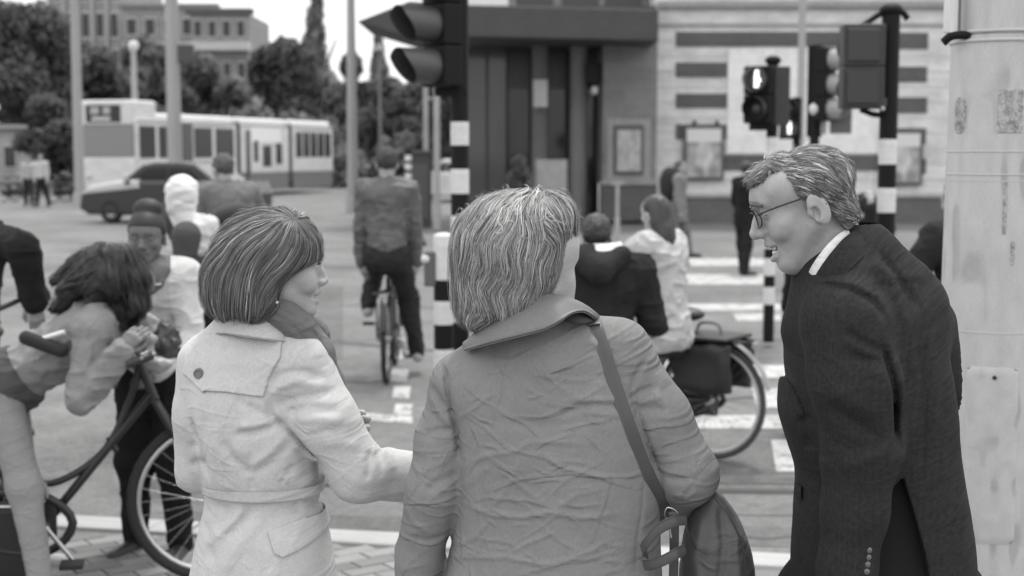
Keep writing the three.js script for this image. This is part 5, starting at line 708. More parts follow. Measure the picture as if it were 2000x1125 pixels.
// --- the group with a bicycle at the left
const bikeA = bicycle('black city bicycle with curved frame, held by the bending girl at left', undefined, [gx(407, 5.71) - 1.1 * Math.cos(.22), 0, -5.71 + 1.1 * Math.sin(.22)], .22, { barH: .96, barFwd: .21, noLamp: true });
{
  bikeA.t.updateMatrixWorld(true);
  const q1 = new THREE.Vector3(.82, .965, -.25).applyMatrix4(bikeA.t.matrixWorld).toArray(), q2 = new THREE.Vector3(.82, .965, .25).applyMatrix4(bikeA.t.matrixWorld).toArray();
  lpart(bikeA.t, 'chain_guard', boxc(-.3, .06, .05, .42, .36, .075, .01), grey(.016, { r: .4 })); lpart(bikeA.t, 'guard_trim', tube([[-.35, .375, .07], [.1, .378, .07], [.44, .38, .07], [.455, .4, .07], [.45, .46, .07]], .0075, 30, 7), CHROME);
  const d = 5.6, g = figure('person', 'girl in grey jacket and pale leggings bending over, long dark hair falling forward', 'person', [gx(62, d), 0, -d], 1.72, 1.62, { lean: .98, hLean: .45, pelvis: .83, pelz: -.12, hands: [add3(q1, [-.06, .03, .02]), add3(q2, [-.06, .03, 0])], elbow: [[.2, -1, -.4], [-.2, -1, -.4]], feet: [[gx(30, d + .25), 0, -d - .25], [gx(62, d - .3), 0, -d + .3]], hair: 'none', skin: .22, tight: true, legName: 'leggings', topMat: cloth(.27), legMat: cloth(.3), shoeMat: grey(.5), cell: .011, hcell: .006, girth: .96, wr: .008, topEnd: .05, band: [-.035, .06], bandMat: cloth(.1), hTurn: .25 });
  const hU = placed((x, y, z) => smin(smax(ell([0, .028, -.008], [.086, .094, .105])(x, y, z), z - .06, .02), smin(ell([.03, -.02, -.09], [.075, .1, .045])(x, y, z), cap([.045, .06, -.06], [.05, -.08, -.08], .06, .05)(x, y, z), .05), .05), g.head);
  const hc = g.head.c, F = frame(5.62), lockP = [[[215, 500], [190, 520], [160, 540], [128, 562]], [[205, 520], [175, 545], [140, 575], [118, 598]], [[200, 500], [160, 515], [118, 545]], [[225, 520], [200, 560], [185, 600], [165, 628]], [[240, 520], [225, 570], [215, 610], [205, 622]], [[250, 520], [262, 560], [262, 600], [250, 630]], [[245, 500], [268, 540], [270, 590], [258, 612]], [[230, 510], [240, 560], [238, 610], [228, 630]]];
  const locks = lockP.flatMap((l, i) => chain(l.map(([x, y], j) => F(x, y, (i % 3 - 1) * .05)), l.map((_, j) => .05 - .034 * j / (l.length - 1)))), base = U([ell(F(218, 535, .0), [.13, .105, .13]), ...locks], .02);
  const hairF = (x, y, z) => base(x, y, z) - .006 * noise3((x + y) * 40, y * 12, z * 50), hg = meshOf(hairF, F(90, 660, .28), F(310, 450, -.28), .009, () => .03), hair = part(g.t, 'hair', hg.clone(), HAIR);
  const c = F(225, 490); part(hair, 'strands', growHair(hairF, hg, { locks: 2000, len: .2, steps: 9, lay: [-.004, .008], per: 4, spread: .012, r: .0013, fly: .15, flyH: .02, flow: (p, n, ph, tt) => { const left = p[0] < F(205, 0)[0]; return left ? [-.9, -.55 + .3 * Math.sin(ph), .1] : [.25 + .2 * Math.sin(ph), -1, 0]; }, tone: () => rr(.015, .07) }), HAIR);
  // dark waist pouch with a pale zip
  const pu = thing('waist_bag', 'dark belt bag with a pale zip across the back of the bending girl', 'bag', F(95, 665, -.12)); part(pu, 'pouch', new THREE.CapsuleGeometry(.028, .14, 6, 12).rotateZ(1.22).translate(...F(85, 672, -.2)), grey(.02)); part(pu, 'zip', rod(F(84, 661, -.2), F(126, 648, -.2), .009), grey(.7));
}
{
  const d = 6.1, g = figure('person', 'young woman in white blazer with dark hair in a bun, frowning towards the bicycle', 'person', [gx(290, d), 0, -d], -.12, 1.545, { hTilt: .03, hLean: .12, hair: 'bun', hairMat: grey(.012, { r: .6 }), skin: .17, topMat: cloth(.72), legMat: cloth(.02), cell: .011, hcell: .0048, armR: [.25, .12, .75, .4], armL: [.2, .12, .8, .4], hTurn: .12, face: { fat: 1.02 }, headS: 1.06, girth: 1.02, topEnd: -.02, wr: .005, legL: [.02, .05, .05], legR: [-.02, .05, .05] });
  const F = frame(d), sh = (p, q) => poly2(p.map(([x, y]) => { const a = F(x, y, -.1); return [a[0], a[1]]; }));
  const tee = sh([[262, 540], [330, 535], [340, 640], [322, 720], [262, 720], [256, 600]]); part(g.t, 'shirt', meshOf((x, y, z) => smax(smax(g.topF(x, y, z) - .006, tee(x, y), .006), -g.topF(x, y, z) - .01, .004), F(240, 720, .05), F(350, 530, -.4), .008), cloth(.6));
  const sk = sh([[258, 500], [326, 500], [334, 528], [322, 560], [300, 576], [280, 568], [264, 540]]); part(g.t, 'neckline', meshOf((x, y, z) => smax(smax(g.topF(x, y, z) - .009, sk(x, y), .006), -g.topF(x, y, z) - .01, .004), F(255, 590, .05), F(330, 500, -.4), .007), grey(.11, { r: .6 }));
  const nk = thing('necklace', 'short pale necklace bar at the throat of the woman in the white blazer', 'necklace', F(301, 556, -.2)); { const p = hit(g.topF, 301, 556, 5.2, 7); part(nk, 'bar', rod([p[0] - .03, p[1] - .002, p[2] + .014], [p[0] + .035, p[1] + .004, p[2] + .014], .003), grey(.85, { r: .3 })); }
  const bg = thing('handbag', 'dark patterned bag with pale spots held by the woman in the white blazer', 'handbag', F(300, 660, -.28));
  const bf = U([ell(F(318, 665, -.24), [.075, .085, .05]), ell(F(270, 690, -.3), [.07, .075, .05]), cap(F(330, 690, -.2), F(352, 700, -.15), .04, .03)], .03); part(bg, 'pouch', meshOf((x, y, z) => bf(x, y, z) - .016 * noise3(x * 30, y * 30, z * 30) - .006 * noise3(x * 60, y * 60, z * 60), F(220, 760, .0), F(380, 600, -.5), .009), grey(.06, { r: .4 }));
  const pb = thing('plastic_bag', 'crumpled pale plastic bag between the girl and the woman in the white blazer', 'bag', F(300, 690, -.33)); const pf = U([ell(F(288, 628, -.3), [.045, .035, .02]), ell(F(305, 712, -.36), [.075, .03, .025]), ell(F(292, 668, -.34), [.025, .045, .02])], .03); part(pb, 'sack', meshOf((x, y, z) => pf(x, y, z) - .014 * noise3(x * 34, y * 34, z * 34), F(220, 760, .0), F(380, 580, -.5), .008), grey(.33, { r: .35 }));
}
const figs = {};
{
  let d = 6.5; // dark arm and handlebar at the far left
  figs.dark = figure('person', 'person in a dark jacket at the far left edge, arm reaching down to a handlebar', 'person', [gx(-78, d), 0, -d], 2.3, 1.72, { topMat: cloth(.022), legMat: cloth(.03), hands: [null, P(66, 590, d - .25)], elbow: [null, [-1, .15, .1]], lean: .1, hair: 'short', cell: .013, wr: .006, girth: 1.12 });
  bicycle('dark bicycle at the far left edge, mostly outside the picture, handlebar showing', undefined, [-2.6, 0, -6.94], -1.19, { far: true, darkBar: true, barH: 1.1, noRack: true });
  d = 8.6; figure('person', 'person in a white headscarf and pale jacket with a dark shoulder strap, walking away', 'person', [gx(356, d), 0, -d], 3.1, 1.65, { hair: 'scarf', hairMat: cloth(.85), topMat: cloth(.75), legMat: cloth(.1), cell: .016, headS: 1.05, topEnd: -.2, wr: .008, legL: [.25, .03, .1], legR: [-.2, .03, .2], girth: .86 });
  { const F = frame(d), s = thing('shoulder_bag', 'dark bag strap crossing the pale jacket below the white headscarf', 'bag', F(320, 430, -.2)); part(s, 'strap', strip([F(303, 400, -.1), F(316, 430, -.2), F(332, 470, -.22)], [F(318, 394, -.1), F(331, 425, -.2), F(347, 462, -.22)], .006, 20, 3, 0, [0, 0, 1]), grey(.03)); part(s, 'pouch', box(.22, .2, .09, F(360, 560, -.18)[0], F(360, 560)[1], -d + .18, .03), grey(.03)); }
  d = 7.6; figure('person', 'person in a dark jacket with a grey hood, behind the white blazer, walking away', 'person', [gx(362, d), 0, -d], 2.9, 1.42, { hair: 'hood', hairMat: cloth(.1), skin: .3, topMat: cloth(.035), legMat: cloth(.04), cell: .015, topEnd: -.08, headS: .95, legL: [.2, .03, .1], legR: [-.2, .03, .2] });
  d = 11; const bg = bicycle('bicycle of the cyclist in the grey jacket, behind the woman with the bob', undefined, [gx(482, d), 0, -d], 2.2, { far: true });
  { bg.t.updateMatrixWorld(true); const L = (x, y, z) => new THREE.Vector3(x, y, z).applyMatrix4(bg.t.matrixWorld).toArray(), s = L(.2, .94, 0); figure('person', 'cyclist in a plain grey jacket leaning forward, above the woman with the bob', 'person', [s[0], 0, s[2]], 2.2 + Math.PI / 2, 1.76, { pelvis: .98, lean: .35, hands: [L(.62, 1.08, -.26), L(.62, 1.08, .26)], feet: [L(.55, .16, -.16), L(.36, .42, .16)], topMat: cloth(.19), legMat: cloth(.05), hairMat: grey(.09), cell: .017, girth: 1.15, hLean: .1, topEnd: -.08 }); const bb = thing('saddlebag', 'dark bag beside the cyclist in the plain grey jacket', 'bag', P(442, 425, d)); part(bb, 'pouch', new THREE.SphereGeometry(1, 20, 14).scale(.17, .08, .1).rotateZ(.3).translate(...P(448, 420, d - .3)), grey(.04)); }
}
{ // cyclist riding away in the middle
  const d = 10.75, yaw = 1.59, b = bicycle('black bicycle ridden away by the cyclist in the middle of the street', undefined, [gx(752, d), 0, -d], yaw, { lean: -.03 });
  b.t.updateMatrixWorld(true); const L = (x, y, z) => new THREE.Vector3(x, y, z).applyMatrix4(b.t.matrixWorld).toArray(), s = L(.18, 1, 0);
  figure('person', 'cyclist in short grey jacket and dark trousers riding away in the middle', 'person', [s[0], 0, s[2]], yaw + Math.PI / 2, 1.8, { pelvis: .98, lean: .06, hLean: .05, armL: [.1, .1, .1], armR: [.12, .12, .1], feet: [L(.4, .48, -.17), L(.42, .12, .22)], topMat: grey(.13, { r: .6, map: T_CLOTH }), legMat: cloth(.04), hairMat: grey(.05), cell: .014, hcell: .007, girth: .94, topEnd: .0, headS: 1, shoeMat: grey(.35), wr: .007 });
}
{ // hooded jacket and pannier bicycle
  let d = 6.8; const g = figure('person', 'person in a dark hooded jacket with short dark hair, walking away behind the older woman', 'person', [gx(1172, d), 0, -d], 3.0, 1.5, { hair: 'short', hairMat: grey(.04, { r: .6 }), skin: .3, topMat: cloth(.03), legMat: cloth(.04), cell: .012, hcell: .006, girth: 1.25, hTilt: .12, topEnd: -.1, armL: [.35, .2, .9], armR: [.35, .22, .9], wr: .007, legL: [.2, .03, .1], legR: [-.2, .03, .2] });
  { const F = frame(d), hood = U([cap(F(1128, 505, -.1), F(1170, 528, -.17), .055, .06), cap(F(1170, 528, -.17), F(1212, 500, -.1), .06, .05), cap(F(1130, 495, .0), F(1150, 490, -.09), .04)], .04); part(g.t, 'hood', meshOf((x, y, z) => hood(x, y, z) - .006 * noise3(x * 20, y * 20, z * 20), F(1090, 580, .3), F(1250, 450, -.4), .01), cloth(.034)); part(g.t, 'white_collar', strip([F(1145, 487, -.1), F(1180, 490, -.14), F(1216, 484, -.08)], [F(1142, 474, -.07), F(1180, 476, -.1), F(1214, 472, -.05)], .008, 20, 3, .004, [0, .2, 1]), cloth(.85)); }
  d = 8.05; const b = bicycle('bicycle with dark double pannier bag and pale rear rim, right of the hooded jacket', undefined, [gx(1394, d), 0, -d], Math.PI - .62, { paleTyre: true, sadY: -.07 });
  b.t.updateMatrixWorld(true); const L = (x, y, z) => new THREE.Vector3(x, y, z).applyMatrix4(b.t.matrixWorld).toArray();
  const pan = thing('pannier_bag', 'dark double pannier bag hanging over the rear rack of the bicycle', 'pannier bag', [b.t.position.x, 0, b.t.position.z]); pan.rotation.y = b.t.rotation.y;
  const flop = (z) => { const gq = meshOf((x, y, zz) => { const q = Math.max(Math.abs(x - .0) - .18, Math.abs(y - .55) - .14), zz2 = Math.abs(zz - z) - .055 - .02 * (.7 - y); return smax(q, zz2, .06) - .012 * noise3(x * 12, y * 12, zz * 12); }, [-.3, .3, z - .16], [.33, .78, z + .16], .012); return gq; };
  lpart(pan, 'side_bag', flop(.14), grey(.025, { r: .6 })); lpart(pan, 'side_bag', flop(-.14), grey(.025, { r: .6 })); lpart(pan, 'top_flap', box(.34, .022, .34, .0, .715, 0, .01), grey(.03, { r: .55 })); for (const x of [-.08, .1]) lpart(pan, 'strap', box(.025, .2, .008, x, .56, .225, .002), grey(.06));
  lpart(pan, 'carry_loop', tube([[-.06, .72, 0], [-.04, .78, 0], [.08, .78, 0], [.1, .72, 0]], .009, 20, 8), grey(.2));
  const s = [gx(1302, 7.95), 0, -7.95]; figure('person', 'woman in a pale knitted sweater and dark skirt astride the pannier bicycle', 'person', [s[0], 0, s[2]], Math.PI - .62 + Math.PI / 2 , 1.56, { lean: .1, hair: 'long', hairMat: grey(.04, { r: .5 }), skin: .45, topName: 'sweater', topMat: cloth(.6), skirt: .4, legMat: cloth(.025), topEnd: -.1, cell: .012, hcell: .006, hands: [L(.7, 1.08, -.24), L(.7, 1.08, .24)], feet: [L(.55, .02, -.18), L(.6, .02, .18)], girth: 1.05, hTurn: -.35, wr: .007 });
}
{ // far walkers
  let d = 24; figure('person', 'woman with brown hair and a dark backpack, walking past the framed posters', 'person', [gx(1326, d), 0, -d], 1.3, 1.68, { hair: 'long', hairMat: grey(.08), topMat: cloth(.25), legMat: cloth(.18), cell: .025, hcell: .012, fcell: .008, topEnd: -.15, legL: [.25, .03, .1], legR: [-.25, .03, .2] });
  const bp = thing('backpack', 'dark backpack on the woman walking past the framed posters', 'backpack', P(1306, 385, d)); part(bp, 'pack', new THREE.SphereGeometry(1, 20, 14).scale(.17, .3, .15).translate(...P(1307, 360, d)), grey(.02));
  d = 20.5; figure('person', 'person dressed all in black crossing left of the laughing man', 'person', [gx(1455, d), 0, -d], 2.2, 1.68, { topMat: cloth(.02), legMat: cloth(.025), cell: .022, hcell: .012, fcell: .008, topEnd: -.12, legL: [.12, .05, .02], legR: [-.12, .05, .05], armL: [.1, .2, .5], armR: [.1, .2, .5] });
  d = 8.9; figure('person', 'person in a dark coat mostly hidden behind the laughing man', 'person', [gx(1590, d), 0, -d], -1.2, 1.6, { topMat: cloth(.022), legMat: cloth(.03), cell: .02, topEnd: -.2, hair: 'short', legL: [.1, .03, .05], legR: [-.3, .03, .1] });
  d = 10.5; figure('person', 'person in dark clothes raising a hand, between the suited man and the striped pole', 'person', [gx(1688, d), 0, -d], 2.7, 1.5, { topMat: cloth(.03), legMat: cloth(.03), cell: .018, hands: [null, P(1700, 405, 10.2)], elbow: [null, [0, -1, .4]], hairMat: grey(.02), skin: .5 });
  d = 7.4; figure('person', 'person in a dark coat partly hidden behind the steel mast', 'person', [gx(1902, d), 0, -d], -2.6, 1.66, { topMat: cloth(.03), legMat: cloth(.03), cell: .017, topEnd: -.2, lean: .15, armR: [.3, .55, .4], armL: [.3, .55, .4], girth: 1.15 });
  d = 48; figure('person', 'walker in a pale top and dark trousers, left of two far walkers at the left', 'person', [gx(58, d), 0, -d], .3, 1.7, { topMat: cloth(.5), legMat: cloth(.05), cell: .035, hcell: .02, fcell: .012, legL: [.2, .03, .1], legR: [-.2, .03, .1] });
  d = 47; figure('person', 'walker in a pale shirt and dark trousers, right of two far walkers at the left', 'person', [gx(84, d), 0, -d], -.2, 1.78, { topMat: cloth(.6), legMat: cloth(.03), cell: .035, hcell: .02, fcell: .012, legL: [-.2, .05, .1], legR: [.2, .05, .1] });
}
// ---------------------------------------------------------------- tram, cars
const GLASS = grey(.02, { r: .06 }), TRAMW = grey(.74, { r: .35, map: T_PLAIN });
{
  const A = [gx(272, 50), 0, -50], B = [gx(652, 66), 0, -66], dir = nor3(sub3(B, A)), len = len3(sub3(B, A));
  const t = thing('tram', 'pale articulated tram with dark windows and a destination box, crossing at the left', 'tram', A); t.rotation.y = Math.atan2(-dir[2], dir[0]);   // local x: towards its rear; z > 0 side faces us
  const W = 2.3, top = 3.2, sec = [[0, 7.35], [7.75, 12.1], [12.5, len]];
  sec.forEach(([x0, x1], i) => {
    lpart(t, 'body', boxc(x0, .95, -W, x1, 2.95, 0, .06), TRAMW); lpart(t, 'skirt', boxc(x0 + .03, .25, -W + .03, x1 - .03, .96, -.02, .03), i ? grey(.16, { r: .5 }) : grey(.6, { r: .4 }));
    lpart(t, 'roof', boxc(x0 + .05, 2.93, -W + .15, x1 - .05, top, -.12, .12), grey(.72, { r: .5 })); lpart(t, 'roof_edge', boxc(x0 + .02, 2.86, -.02, x1 - .02, 2.93, .025, .01), grey(.3));
  });
  for (const [x0, x1] of [[7.35, 7.75], [12.1, 12.5]]) lpart(t, 'bellows', boxc(x0, .5, -W + .15, x1, 3, -.06, .03), grey(.05));
  const win = (a, b, y0 = 1.68, y1 = 2.66) => { const f = lpart(t, 'window', boxc(a, y0, -.05, b, y1, .018, .03), grey(.08, { r: .4 })); lpart(f, 'pane', boxc(a + .05, y0 + .05, 0, b - .05, y1 - .05, .024, .01), grey(.015, { r: .25 })); };
  win(.12, 1.22, 1.58, 2.74); win(1.42, 2.6, 1.58, 2.74); win(3.95, 5.35, 1.58, 2.74); win(5.6, 7.1, 1.58, 2.74); for (let i = 0; i < 5; i++) win(12.75 + i * .76, 13.4 + i * .76, 1.58, 2.7);
  lpart(t, 'door', boxc(2.75, .5, -.02, 3.85, 2.85, .02, .03), grey(.06, { r: .2 })); lpart(t, 'door', boxc(8.1, .5, -.02, 8.5, 2.7, .02, .03), grey(.07, { r: .2 }));
  win(9.6, 10.4, 1.2, 2.1); win(10.8, 11.4, 1.3, 2.2); win(8.8, 9.2, 1.4, 2.3); lpart(t, 'side_panel', boxc(8.55, 2.2, -.02, 11.3, 2.85, .014, .01), grey(.82, { r: .5 }));
  // front end
  lpart(t, 'front', boxc(-.12, .35, -W + .05, .02, 1.62, -.05, .08), TRAMW); lpart(t, 'windscreen', boxc(-.1, 1.6, -W + .12, .03, 2.72, -.12, .05), grey(.22, { r: .12 })); lpart(t, 'destination_box', boxc(-.14, 2.72, -W + .1, 1.5, 3.62, -.1, .1), TRAMW);
  const db = lpart(t, 'destination_display', boxc(-.16, 2.84, -W + .35, -.12, 3.45, -.55, .02), grey(.02, { r: .3 })); lpart(db, 'display_figure', boxc(-.17, 3.12, -1.75, -.155, 3.38, -1.4, .05), grey(.4)); lpart(db, 'display_figure', boxc(-.17, 3.12, -1.25, -.155, 3.38, -.95, .05), grey(.4)); lpart(db, 'display_line', boxc(-.17, 2.9, -1.7, -.155, 3.03, -.95, .03), grey(.55));
  for (const z of [-.4, -W + .4]) lpart(t, 'headlight', new THREE.SphereGeometry(.11, 12, 8).translate(-.12, .95, z), grey(.6, { r: .2 })); lpart(t, 'bumper', boxc(-.2, .3, -W + .1, 0, .55, -.1, .05), grey(.1));
  lpart(t, 'pantograph', J(rod([6, 3.2, -1.1], [5, 4.1, -1.1], .03), rod([5, 4.1, -1.1], [6, 4.9, -1.1], .03), rod([6, 4.9, -1.8], [6, 4.9, -.4], .03)), BLACK);
}
// a car from its side outline; local x towards the nose
function car(name, label, pos, yaw, tone, L = 4.6, H = 1.46, upper = 0) {
  const t = thing(name, label, 'car', pos); t.rotation.y = yaw; const s = L / 4.6, W = 1.76, paint = grey(tone, { r: .22, phys: { clearcoat: 1, clearcoatRoughness: .05 } });
  const sh = new THREE.Shape(); const pts = [[-2.28, .38], [-2.3, .75], [-2.2, .98], [-1.55, 1.03], [.7, 1.0], [1.3, .96], [2.05, .84], [2.26, .68], [2.3, .42], [2.1, .3], [-2.1, .3]]; pts.forEach(([x, y], i) => i ? sh.lineTo(x * s, y) : sh.moveTo(x * s, y));
  const g = new THREE.ExtrudeGeometry(sh, { depth: W - .16, bevelEnabled: true, bevelSize: .08, bevelThickness: .08, bevelSegments: 4, curveSegments: 4 }).translate(0, 0, -W / 2 + .08); lpart(t, 'body', g, paint);
  if (upper) { const us = new THREE.Shape(); [[.55, .93], [.6, 1.03], [1.3, .982], [2.05, .862], [2.22, .76]].forEach(([x, y], i) => i ? us.lineTo(x * s, y) : us.moveTo(x * s, y)); lpart(t, 'bonnet_sheen', new THREE.ExtrudeGeometry(us, { depth: W - .15, bevelEnabled: true, bevelSize: .08, bevelThickness: .085, bevelSegments: 4 }).translate(0, 0, -W / 2 + .075), grey(upper, { r: .15, phys: { clearcoat: 1, clearcoatRoughness: .05 } })); }  // pale panel paints the reflected sky onto the hood of a dark car
  const cab = new THREE.Shape(); [[-1.75, .99], [-1.05, H - .06], [-.6, H], [.15, H - .01], [.5, H - .08], [1.2, .97]].forEach(([x, y], i) => i ? cab.lineTo(x * s, y) : cab.moveTo(x * s, y));
  const cg = new THREE.ExtrudeGeometry(cab, { depth: W - .42, bevelEnabled: true, bevelSize: .06, bevelThickness: .1, bevelSegments: 4 }).translate(0, 0, -(W - .42) / 2); lpart(t, 'cabin', cg, paint);
  for (const z of [-1, 1]) {
    const w = new THREE.Shape(); [[-1.35, 1.03], [-.9, H - .13], [-.32, H - .08], [-.32, 1.03]].forEach(([x, y], i) => i ? w.lineTo(x * s, y) : w.moveTo(x * s, y)); lpart(t, 'side_window', new THREE.ExtrudeGeometry(w, { depth: .01, bevelEnabled: false }).translate(0, 0, z * (W / 2 - .105) - .005), GLASS);
    const w2 = new THREE.Shape(); [[-.24, 1.03], [-.24, H - .08], [.28, H - .1], [.9, 1.03]].forEach(([x, y], i) => i ? w2.lineTo(x * s, y) : w2.moveTo(x * s, y)); lpart(t, 'side_window', new THREE.ExtrudeGeometry(w2, { depth: .01, bevelEnabled: false }).translate(0, 0, z * (W / 2 - .105) - .005), GLASS);
    for (const x of [-1.4, 1.42]) { const wh = new THREE.Group(); wh.name = 'wheel'; wh.position.set(x * s, .32, z * (W / 2 - .08)); t.add(wh); lpart(wh, 'tyre', new THREE.TorusGeometry(.23, .09, 12, 28).scale(1, 1, 1.1), RUBBER); lpart(wh, 'rim', new THREE.CylinderGeometry(.2, .2, .1, 20).rotateX(Math.PI / 2), CHROME); }
    lpart(t, 'headlight', new THREE.SphereGeometry(.12, 14, 10).scale(.9, .6, 1.3).translate(2.18 * s, .68, z * .6), grey(.7, { r: .1 })); lpart(t, 'tail_light', box(.05, .14, .3, -2.33 * s, .8, z * .62, .02), grey(.12, { r: .2 })); lpart(t, 'door_line', boxc(-.3, .42, z * (W / 2 + .001) - .002, -.28, 1.0, z * (W / 2 + .001) + .002), BLACK);
    lpart(t, 'mirror', new THREE.SphereGeometry(.1, 12, 8).scale(.6, .7, 1.1).translate(.85 * s, 1.05, z * (W / 2 + .06)), paint);
  }
  const ws = new THREE.PlaneGeometry(W - .42, .72); ws.rotateX(-1.04).rotateY(Math.PI / 2).translate(.875 * s, 1.2, 0); lpart(t, 'windscreen', ws, GLASS);
  lpart(t, 'bumper', boxc(2.2 * s, .38, -W / 2 + .1, 2.38 * s, .56, W / 2 - .1, .05), paint); lpart(t, 'number_plate', boxc(2.375 * s, .42, -.26, 2.39 * s, .53, .26), grey(.6));
  return t;
}
car('car', 'black saloon car with sky sheen painted pale on the hood, driving left before the tram', [gx(345, 36), 0, -36], Math.PI - .32, .013, 4.4, 1.5, .5);
car('car', 'white car parked behind the striped traffic light pole', [gx(905, 52), 0, -52], Math.PI * .5 + .5, .7, 4.1, 1.5);

// ---------------------------------------------------------------- striped brick building with its entrance
const WALLM = grey(.78, { map: T_WALL, r: .9 }), BRICKM = grey(.13, { map: T_WALL, r: .9 }), DARKW = grey(.2, { map: T_WALL });
const planarWall = (g) => planarUV(g, 1, 1);
{
  const D = 36, F = (px, py, dz = 0) => P(px, py, D + dz), t = thing('building', 'pale stone building with dark brick bands and framed posters, behind the traffic lights', 'building', F(1560, 435)), b2 = (n, x0, y0, x1, y1, z0, z1, m, bev = 0) => { const a = F(x0, y0), b = F(x1, y1); return part(t, n, planarWall(boxc(a[0], b[1], a[2] + z0, b[0], a[1], a[2] + z1, bev)), m); };
  b2('wall', 1284, -420, 2250, 386, -8, 0, WALLM); b2('plinth', 1284, 384, 2250, 440, -.5, .12, grey(.15, { map: T_WALL }), .02); b2('plinth_ledge', 1284, 378, 2250, 386, -.2, .16, grey(.42, { map: T_PLAIN }), .02);
  b2('cornice', 1284, 3, 2250, 16, -.1, .16, grey(.36, { map: T_PLAIN }), .03); b2('cornice', 1284, 46, 2250, 52, -.1, .05, grey(.36, { map: T_PLAIN }), .01); b2('cornice', 1284, -150, 2250, -120, -.1, .5, grey(.4, { map: T_PLAIN }), .05);
  for (const [x0, y0, x1, y1] of [[1320, 62, 1640, 91], [1645, 64, 1812, 96], [1320, 122, 1420, 151], [1320, 183, 1420, 211], [1320, 243, 1345, 272], [1396, 243, 1420, 272], [1750, 130, 1810, 160], [1750, 190, 1810, 221], [1750, 250, 1808, 281], [1404, 303, 1726, 333], [1752, 310, 1808, 340], [2000, 62, 2250, 91], [2000, 122, 2250, 151]]) b2('brick_band', x0, y0, x1, y1, -.05, .03, BRICKM, .008);
  for (let py = -100; py < 380; py += 30) b2('course_line', 1284, py, 2250, py + 1.6, -.02, .006, grey(.5, { map: T_PLAIN }));
  b2('white_panel', 1422, 96, 1748, 300, -.02, .04, grey(.88, { map: T_PLAIN }), .01);
  const poster = (x0, y0, x1, y1, dark) => { const f = b2('poster_frame', x0, y0, x1, y1, 0, .14, grey(dark, { r: .5 }), .02), a = F(x0, y0), b = F(x1, y1), w = b[0] - a[0], h = a[1] - b[1], art = noiseTex(128, (u, v) => { const e = Math.hypot((u - .5) * 1.1, v - .45); return v > .72 ? .8 : .22 + .4 * tile(u, v, 7, 91) + .25 * sst(.35, .2, e); }, 1); part(f, 'poster', new THREE.BoxGeometry(w * .84, h * .86, .02).translate((a[0] + b[0]) / 2, (a[1] + b[1]) / 2 - h * .01, a[2] + .15), grey(.8, { map: art })); };
  poster(1334, 243, 1412, 352, .1); poster(1718, 252, 1798, 362, .1);
  for (const x of [1352, 1396]) b2('wall_lamp', x, 236, x + 6, 243, .05, .2, BLACK, .02);
  // storeys above the picture
  for (let i = 0; i < 4; i++) { const f = b2('window', 1340 + i * 230, -380, 1440 + i * 230, -190, -.05, .1, grey(.6), .02); const a = F(1340 + i * 230, -380), b = F(1440 + i * 230, -190); part(f, 'pane', boxc(a[0] + .1, b[1] + .1, a[2] + .08, b[0] - .1, a[1] - .1, a[2] + .115), GLASS); }
}
